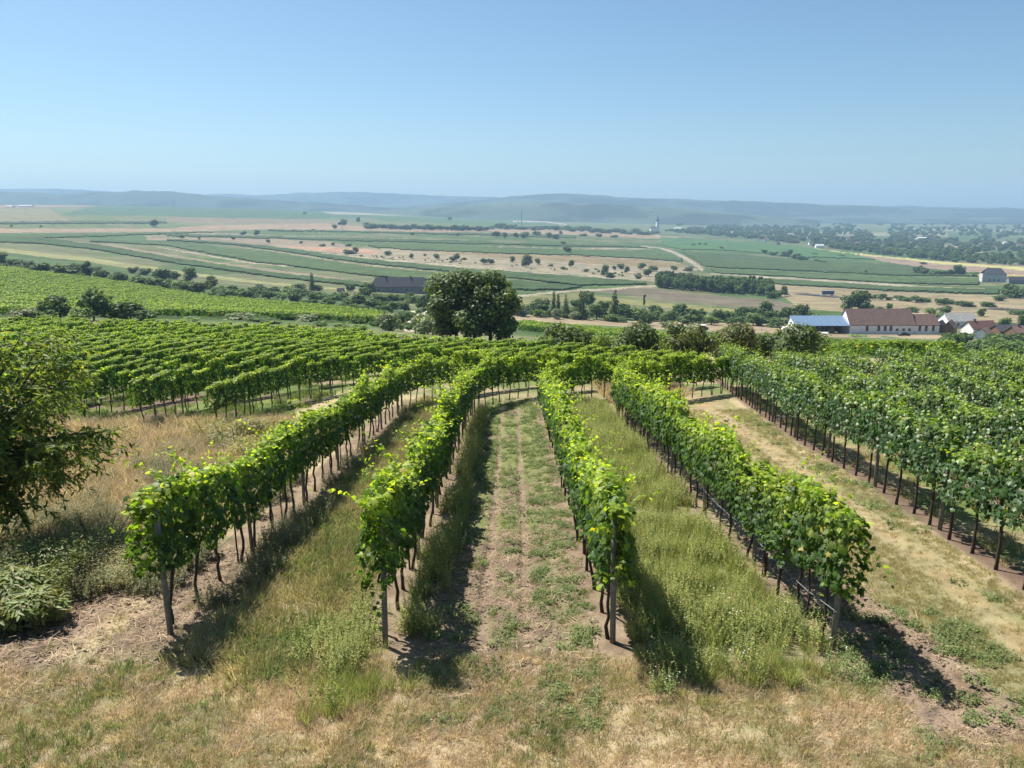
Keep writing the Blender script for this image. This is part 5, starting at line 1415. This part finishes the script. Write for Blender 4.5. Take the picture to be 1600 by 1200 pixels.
k = mpx(1375, 522)
house('barn', 'long white walled barn with high red brown tiled roof', 'barn', 1378, 522, 101 * k, 11, 13 * k, 22 * k, 0, M['white'], M['redroof'],
      wins=[(x - 1378) * k for x in (1354, 1372, 1382, 1391, 1401, 1411, 1420)], win_w=.9, win_h=[1.9, 2.0, 2.0, 2.0, .9, .9, .9])
house('barn', 'white walled annex with lower dark brown roof joined to the long barn', 'barn', 1447.5, 522.5, 38 * k, 10, 13 * k, 14 * k, 0, M['white'], mat_plain('brown_tiles', (.12, .075, .065), .85, .2, 1.3, .3),
      wins=[(x - 1447.5) * k for x in (1436, 1446, 1457)], win_w=.9, win_h=[2.2, 2.2, 2.2])
# the open shed with the blue roof
def shed():
    p = at(1287, 521); t = thing('open_shed', 'open fronted shed with bright blue sheet roof and white end wall', 'shed', (p.x, p.y + 4.5, p.z + .2), 0)
    L = 88 * k; W = 9.0; H = 2.9
    m = MB(); m.box(-L / 2, -L / 2 + .3, -W / 2, W / 2, -1, H); m.add([(-L / 2, -W / 2, H), (-L / 2, W / 2, H), (-L / 2, W / 2 - 2, H + 2.6), (-L / 2 + .3, -W / 2, H), (-L / 2 + .3, W / 2, H), (-L / 2 + .3, W / 2 - 2, H + 2.6)], [(0, 2, 1), (3, 4, 5), (0, 3, 5, 2), (1, 2, 5, 4)]); m.build('end_wall', M['white'], t)
    m = MB(); m.box(-L / 2 + .3, L / 2, W / 2 - .25, W / 2, -1, H); m.box(L / 2 - .25, L / 2, -W / 2 + 1, W / 2 - .25, -1, H); m.build('back_wall', M['wood'], t)
    r = MB(); A = L / 2 + .4
    vs = [(-A, -W / 2 - .7, H - .15), (A, -W / 2 - .7, H - .15), (A, W / 2 - 2, H + 2.75), (-A, W / 2 - 2, H + 2.75), (-A, W / 2 + .4, H - .1), (A, W / 2 + .4, H - .1)]
    vs += [(a, b, c + .15) for a, b, c in vs]
    r.add(vs, [(0, 3, 2, 1), (4, 5, 2, 3), (6, 7, 8, 9), (10, 9, 8, 11), (0, 1, 7, 6), (5, 4, 10, 11), (1, 2, 8, 7), (2, 5, 11, 8), (4, 3, 9, 10), (3, 0, 6, 9)]); ro = r.build('roof', M['blueroof'], t)
    for q in range(12):
        x = -A + 2 * A * (q + .5) / 12
        s = MB(); y0, z0, y1, z1 = -W / 2 - .7, H + .0, W / 2 - 2, H + 2.9
        s.add([(x - .05, y0, z0 + .02), (x + .05, y0, z0 + .02), (x + .05, y1, z1 + .02), (x - .05, y1, z1 + .02), (x - .05, y0, z0 + .08), (x + .05, y0, z0 + .08), (x + .05, y1, z1 + .08), (x - .05, y1, z1 + .08)],
              [(0, 3, 2, 1), (4, 5, 6, 7), (0, 1, 5, 4), (1, 2, 6, 5), (2, 3, 7, 6), (3, 0, 4, 7)]); s.build('seam', M['blueroof'], ro)
    for q in range(7):
        x = -L / 2 + .6 + (L - 1) * q / 6; s = MB(); s.box(x - .12, x + .12, -W / 2, -W / 2 + .24, -1, H - .1); s.build('column', M['wood'], t)
shed()
for (a, b, w_, h_, d_, lab, mt) in [(1278, 521, 1.8, 1.4, 1.4, 'stack of pale crates in the left bay of the blue roofed shed', 'wood'), (1304, 521, 2.4, 1.7, 1.5, 'tan straw stack in the middle bay of the blue roofed shed', 'straw'), (1319, 521, 1.9, 1.9, 1.5, 'rust brown bin in the right bay of the blue roofed shed', 'maroon')]:
    if mt == 'straw' and 'straw' not in M: M['straw'] = mat_plain('straw', (.42, .3, .14), .95, .3, 3, .5)
    p = at(a, b); m = MB()
    m.box(-w_ / 2, w_ / 2, -d_ / 2, d_ / 2, 0, h_ * .45); m.box(-w_ / 2 + .1, w_ / 2 - .15, -d_ / 2 + .08, d_ / 2 - .08, h_ * .46, h_ * .98); m.box(-w_ / 4, w_ / 3, -d_ / 3, d_ / 3, h_ * .98, h_ * 1.2)
    tag(m.build('stack', M[mt], loc=(p.x, p.y + 3.4, gz1(p.x, p.y + 3.4) + .05)), lab, 'stack')
k2 = mpx(1500, 522)
house('outbuilding', 'long grey roofed outbuilding right of the annex', 'outbuilding', 1505, 513, 48 * k2, 10, 2.6, 3.0, R(-4), M['white'], M['greyroof'], wins=[-2, 3], win_w=.9, win_h=.9)
house('shed', 'small brown gabled shed next to the annex', 'shed', 1490, 523, 4.6, 7, 2.0, 2.6, R(-38), M['wood'], mat_plain('old_brown_tiles', (.15, .11, .085), .9, .3, 2, .3), ridge='y')
house('shed', 'dark gabled shed against the annex', 'shed', 1474, 521, 4.0, 6, 2.0, 2.3, R(-40), M['wood'], M['darkroof'], ridge='y')
house('farmhouse', 'white farmhouse with maroon roof and bright gable', 'house', 1537, 524, 42 * k2, 6.5, 2.2, 2.5, R(10), M['white'], M['maroon'], chim=1, wins=[-3, 0, 3], win_w=.8, win_h=.8)
house('porch_house', 'small red tiled gabled house in front of the maroon roofed farmhouse', 'house', 1542, 530, 4.6, 5, 1.5, 1.7, R(-48), M['white'], M['redroof'], ridge='y')
house('barn', 'dark low barn right of the maroon roofed farmhouse', 'barn', 1577, 527, 8, 6, 1.9, 1.9, R(6), M['wood'], M['darkroof'])
house('barn', 'brown roofed barn at the right edge of the photo', 'barn', 1604, 530, 8, 6, 1.9, 2.0, R(6), M['wood'], M['redroof'], chim=1)
k3 = mpx(1555, 440)
house('villa', 'pale two storey house with dark hipped roof beyond the orchard', 'house', 1556, 441, 32 * k3, 18 * k3, 11 * k3, 9 * k3, R(-18), mat_plain('pale_render', (.5, .5, .5), .85, .12, 1), M['darkroof'], hip=.45, wins=[-6 * k3, 0, 6 * k3], win_w=1.1, win_h=1.5, chim=1)
house('outbuilding', 'low pale outbuilding right of the two storey house', 'outbuilding', 1592, 444, 26 * k3, 10 * k3, 5 * k3, 5 * k3, R(-8), M['greywall'], M['darkroof'])
k4 = mpx(625, 457)
house('farm_building', 'long building with dark hipped roof among trees left of centre', 'farm building', 624, 458, 88 * k4, 20 * k4, 9 * k4, 13 * k4, R(3), M['greywall'], M['darkroof'], hip=.18, wins=[(q - 2.5) * 8 for q in range(6)], win_w=1.4, win_h=1.3, chim=3)
house('farm_building', 'lower grey wing with flat pale roof edge at the right of the dark roofed farm', 'farm building', 658, 459, 27 * k4, 10 * k4, 10 * k4, 2 * k4, R(3), M['greywall'], M['greyroof'], wins=[-2, 2], win_w=1.2, win_h=1.2)
house('shed', 'tiny white walled shed with dark roof in the trees left of the dark roofed farm', 'shed', 532, 462, 3.2, 2.8, 1.8, 1.5, R(20), M['white'], M['darkroof'])

# the church
p = at(1027, 361); kk = p.y / 1180
t = thing('church', 'white church with tall onion spired tower on the far hillside', 'church', (p.x, p.y, p.z), R(10))
m = MB(); w = 2.1 * kk; m.box(-w, w, -w, w, -3, 14 * kk); m.build('tower', M['white'], t)
m = MB(); m.tube([(0, 0, 14 * kk), (0, 0, 15.2 * kk), (0, 0, 16.5 * kk), (0, 0, 18 * kk), (0, 0, 25 * kk)], [w * 1.25, w * 1.15, w * 1.05, w * .45, .12], 8); m.build('spire', M['darkroof'], t)
m = MB(); m.box(-11 * kk, -2.1 * kk, -3 * kk, 3 * kk, -3, 4 * kk); m.build('nave', M['white'], t)
m = MB(); L0, L1, ww = -11.3 * kk, -2.1 * kk, 3.3 * kk
m.add([(L0, -ww, 4 * kk), (L1, -ww, 4 * kk), (L1, 0, 7 * kk), (L0, 0, 7 * kk), (L0, ww, 4 * kk), (L1, ww, 4 * kk)], [(0, 1, 2, 3), (4, 3, 2, 5), (0, 3, 4), (1, 5, 2), (0, 4, 5, 1)]); m.build('roof', M['redroof'], t)
for zz in (6, 10):
    m = MB(); m.box(-.8 * kk, .8 * kk, -w - .12, -w - .02, zz * kk, (zz + 2.2) * kk); m.build('window', M['window'], t)
# chimney stack and masts
def pole(name, label, cat, px, py, h, r0, r1, mat, arms=0):
    p = at(px, py); kk = p.y / 1180; m = MB()
    m.tube([(0, 0, -1), (0, 0, h * kk * .5), (0, 0, h * kk)], [r0 * kk, (r0 + r1) / 2 * kk, r1 * kk], 8)
    for a in range(arms): m.box(-2.2 * kk, 2.2 * kk, -.15 * kk, .15 * kk, (h - 2 - 2.5 * a) * kk, (h - 1.6 - 2.5 * a) * kk)
    tag(m.build(name, mat, loc=p), label, cat, None)
pole('chimney_stack', 'tall dark chimney stack on the far plain above the walnut trees', 'chimney', 815, 351, 21, .9, .6, M['stack'])
pole('mast', 'thin mast left of the dark chimney stack', 'mast', 810, 350, 14, .35, .2, M['stack'])
pole('mast', 'tall thin radio mast on the ridge at the far left', 'mast', 92, 320, 30, .3, .12, M['stack'])
pole('pylon', 'grey power pylon on the ridge above the lone tree', 'pylon', 272, 324, 11, .5, .15, M['stack'], arms=2)
pole('utility_pole', 'slim utility pole in the upper fields left of the hedge line', 'pole', 535, 364, 14, .3, .2, M['stack'])
for q, (a, b, h) in enumerate([(1153, 517, 7), (1171, 518, 6), (1190, 518, 7), (1130, 516, 6)]):
    p = at(a, b); kk = p.y / 1180; m = MB(); m.tube([(0, 0, -.3), (0, 0, h * kk)], .07, 6)
    tag(m.build('fence_post', M['post'], loc=p), f'thin fence post in the dry roadside strip, {ordinal({1130: 1, 1153: 2, 1171: 3, 1190: 4}[a])} from the left', 'post', 'roadside fence posts')

# village houses
vil = [(1198, 377, 7, 'w'), (1234, 373, 6, 'w'), (1255, 374, 13, 'l'), (1267, 383, 5, 'w'), (1281, 387, 12, 'w'), (1326, 376, 5, 'w'), (1314, 386, 6, 'g'), (1356, 381, 4, 'w'), (1381, 391, 11, 'w'), (1445, 374, 28, 'l'), (1572, 383, 9, 'w'), (1583, 383, 8, 'g'), (1537, 386, 6, 'w'),
       (1216, 383, 6, 'r'), (1246, 380, 6, 'r'), (1300, 380, 7, 'r'), (1340, 383, 7, 'r'), (1368, 377, 6, 'g'), (1404, 385, 7, 'r'), (1424, 383, 6, 'g'), (1500, 382, 7, 'r'), (1515, 384, 6, 'r'), (1552, 389, 7, 'r'), (1480, 391, 6, 'g'), (1596, 387, 7, 'r'), (1060, 359, 14, 'l'), (1085, 355, 7, 'w'), (1180, 366, 6, 'r'), (1120, 357, 6, 'g')]
for q, (a, b, w_, ty) in enumerate(sorted(vil)):
    kk = mpx(a, b); L = w_ * kk
    wl = M['white'] if ty in 'wl' else M['greywall']; rf = {'w': M['white_metal'] if w_ > 8 else M['redroof'], 'l': M['white_metal'], 'g': M['greyroof'], 'r': M['redroof']}[ty]
    desc = {'w': 'small white house', 'l': 'long white hall', 'g': 'grey house', 'r': 'red roofed house'}[ty]
    house('village_house', f'{desc} among the valley trees, {ordinal(q + 1)} from the left in the far village', 'house', a, b, L, min(L, 5 * kk), 2.6 * kk if ty != 'l' else 2.0 * kk, (2.4 if ty != 'l' else .8) * kk, R(random.Random(q).uniform(-25, 25)), wl, rf, group='far village buildings')
for q, (a, b, w_, lab) in enumerate([(14, 323, 9, 'left of two white halls on the far left ridge'), (38, 322, 20, 'right and longer of two white halls on the far left ridge')]):
    kk = mpx(a, b); house('warehouse', 'long low white hall, ' + lab, 'warehouse', a, b + 1, w_ * kk, 8 * kk, 1.4 * kk, .5 * kk, 0, M['white_metal'], M['white_metal'])

# ------------------------------------------------------------------ vehicles and farm gear
def wheel(parent, x, y, z, r, w=.25):
    m = MB(); n = 14
    ring = [(x + r * math.cos(2 * math.pi * i / n), z + r * math.sin(2 * math.pi * i / n)) for i in range(n)]
    m.add([(a, y - w / 2, b) for a, b in ring] + [(a, y + w / 2, b) for a, b in ring], [tuple(range(n)), tuple(range(2 * n - 1, n - 1, -1))] + [(i, i + n, (i + 1) % n + n, (i + 1) % n) for i in range(n)])
    o = m.build('wheel', M['tyre'], parent); c = MB(); c.box(x - r * .4, x + r * .4, y - w / 2 - .03, y + w / 2 + .03, z - r * .4, z + r * .4); c.build('rim', M['white_metal'], o)
p = at(1081, 518); kk = p.y / 1183
t = thing('flatbed_truck', 'old truck with pale flat body and dark red cab on the dry roadside strip', 'truck', (p.x, p.y, p.z), R(-3))
m = MB(); m.box(-26 * kk, 8 * kk, -1.1, 1.1, .9, 1.15); m.box(-26 * kk, 8 * kk, -1.1, -1.02, 1.15, 1.9); m.box(-26 * kk, 8 * kk, 1.02, 1.1, 1.15, 1.9); m.box(-26 * kk, -26 * kk + .1, -1.02, 1.02, 1.15, 1.9); m.box(7.6 * kk, 8 * kk, -1.02, 1.02, 1.15, 2.1); m.build('cargo_bed', M['white'], t)
m = MB(); m.box(9 * kk, 20 * kk, -1.05, 1.05, .7, 2.2); m.box(20 * kk, 24.5 * kk, -.95, .95, .7, 1.6); m.build('cab', M['maroon'], t)
m = MB(); m.box(8.6 * kk, 20.6 * kk, -1.1, 1.1, 2.2, 2.4); m.build('cab_roof', M['white_metal'], t)
m = MB(); m.box(11 * kk, 18 * kk, -1.08, -1.05, 1.45, 2.05); m.build('side_window', M['window'], t)
m = MB(); m.box(-25 * kk, 23 * kk, -.5, .5, .6, .75); m.build('chassis', M['black'], t)
for xx in (-19, 2, 20): 
    for yy in (-1, 1): wheel(t, xx * kk, yy, .48, .48)
m = MB(); m.tube([(0, -.9, 0), (0, .9, 0)], .45, 10); o = m.build('barrel', M['black'], loc=(p.x - 21 * kk, p.y, p.z + 1.63)); tag(o, 'dark barrel lying on the flat body of the old truck', 'barrel')

def car(label, px, py, L, col, rz):
    p = at(px, py); t = thing('parked_car', label, 'car', (p.x, p.y, p.z), rz)
    prof = [(-.5, .30), (-.5, .62), (-.42, .70), (-.36, 1.0 / 1.0), (-.28, 1.38), (.12, 1.42), (.28, .95), (.46, .82), (.5, .6), (.5, .30)]
    w = .85; n = len(prof); m = MB()
    m.add([(x * L, -w * (1 if z < 1 else .82), z) for x, z in prof] + [(x * L, w * (1 if z < 1 else .82), z) for x, z in prof], [tuple(range(n)), tuple(range(2 * n - 1, n - 1, -1))] + [(i, i + n, (i + 1) % n + n, (i + 1) % n) for i in range(n)])
    m.build('body', col, t)
    m = MB(); m.box(-.27 * L, .12 * L, -w * .92, w * .92, 1.0, 1.3); m.build('windows', M['window'], t)
    for x in (-.32, .32):
        for y in (-.78, .78): wheel(t, x * L, y, .32, .32, .2)
car('white car parked left of the blue roofed shed', 1229, 516, 4.4, M['white_metal'], R(5))
car('dark car parked below the white annex windows', 1412, 525, 4.3, M['black'], R(3))
p = at(1279, 523); t = thing('trailer', 'long low white trailer frame in front of the blue roofed shed', 'trailer', (p.x, p.y, p.z), R(-2)); L = 28 * k
m = MB(); m.box(-L / 2, L / 2, -.9, .9, .55, .72); m.box(-L / 2, -L / 2 + .12, -.9, .9, .72, 1.5); m.box(-L / 2, L / 2, -.9, -.82, 1.2, 1.32); m.build('frame', M['white_metal'], t)
for x in (-.3, .3):
    for y in (-.8, .8): wheel(t, x * L, y, .35, .35, .2)
def mound(label, x0, y0, x1, y1, h, w):
    a, b = at(x0, y0), at(x1, y1); d = (b - a); L = d.xy.length; m = MB(); n = 24; rows = []
    rr = random.Random(int(x0))
    for i in range(n + 1):
        c = a + d * (i / n); hh = h * (1 - abs(2 * i / n - 1) ** 6) * rr.uniform(.85, 1.1) + .05; z = gz1(c.x, c.y)
        rows.append([(c.x, c.y - w / 2, z - .2), (c.x, c.y - w / 3, z + hh * .75), (c.x, c.y, z + hh), (c.x, c.y + w / 3, z + hh * .75), (c.x, c.y + w / 2, z - .2)])
    vs = [q for r_ in rows for q in r_]; fs = [(i * 5 + j, (i + 1) * 5 + j, (i + 1) * 5 + j + 1, i * 5 + j + 1) for i in range(n) for j in range(4)]
    m.add(vs, fs); tag(m.build('covered_mound', M['black'], smooth=True), label, 'mound')
mound('long black covered mound on the field above the blue roofed shed', 1241, 460, 1318, 466, 1.5, 3)
mound('short black covered mound at the right tip of the dark wood', 1222, 460, 1236, 462, .9, 2.5)
mound('long black covered row behind the farmhouses at the right edge', 1536, 483, 1640, 489, 1.4, 3)
p = at(1291, 461); kk = p.y / 1183
t = thing('farm_trailer', 'dark blue boxed farm trailer standing by the black covered mound', 'trailer', (p.x, p.y - 2.5, p.z), 0)
m = MB(); m.box(-9 * kk, 9 * kk, -1.1, 1.1, 1.0, 1.0 + 5 * kk); m.build('box', mat_plain('blue_grey_paint', (.07, .10, .16), .6, .1, 2), t)
m = MB(); m.box(-10 * kk, 10 * kk, -1, 1, .75, .98); m.build('chassis', M['white_metal'], t)
for x in (-6, 6):
    for y in (-1, 1): wheel(t, x * kk, y, .45, .45)

# ------------------------------------------------------------------ haze
m = bpy.data.materials.new('haze'); m.use_nodes = True; nt = m.node_tree
for n_ in list(nt.nodes):
    if n_.type == 'BSDF_PRINCIPLED': nt.nodes.remove(n_)
pv = nt.nodes.new('ShaderNodeVolumePrincipled'); pv.inputs['Color'].default_value = HAZE_COLOR; pv.inputs['Density'].default_value = HAZE_DENSITY
pv.inputs['Anisotropy'].default_value = 0.1
nt.links.new(pv.outputs[0], nt.nodes['Material Output'].inputs['Volume'])
hb = MB(); hb.box(-22500, 22500, -70, 8900, -600, 215)
tag(hb.build('haze', m), kind='stuff')
print('INSTANCES far rows', nv, 'grass', ng, 'vines', n_vines, 'rest', len(rest_full), len(rest_low), len(rest_full_r), len(rest_low_r), 'objects', len(bpy.data.objects), 'tris', sum(len(me.loops) - 2 * len(me.polygons) for me in bpy.data.meshes))
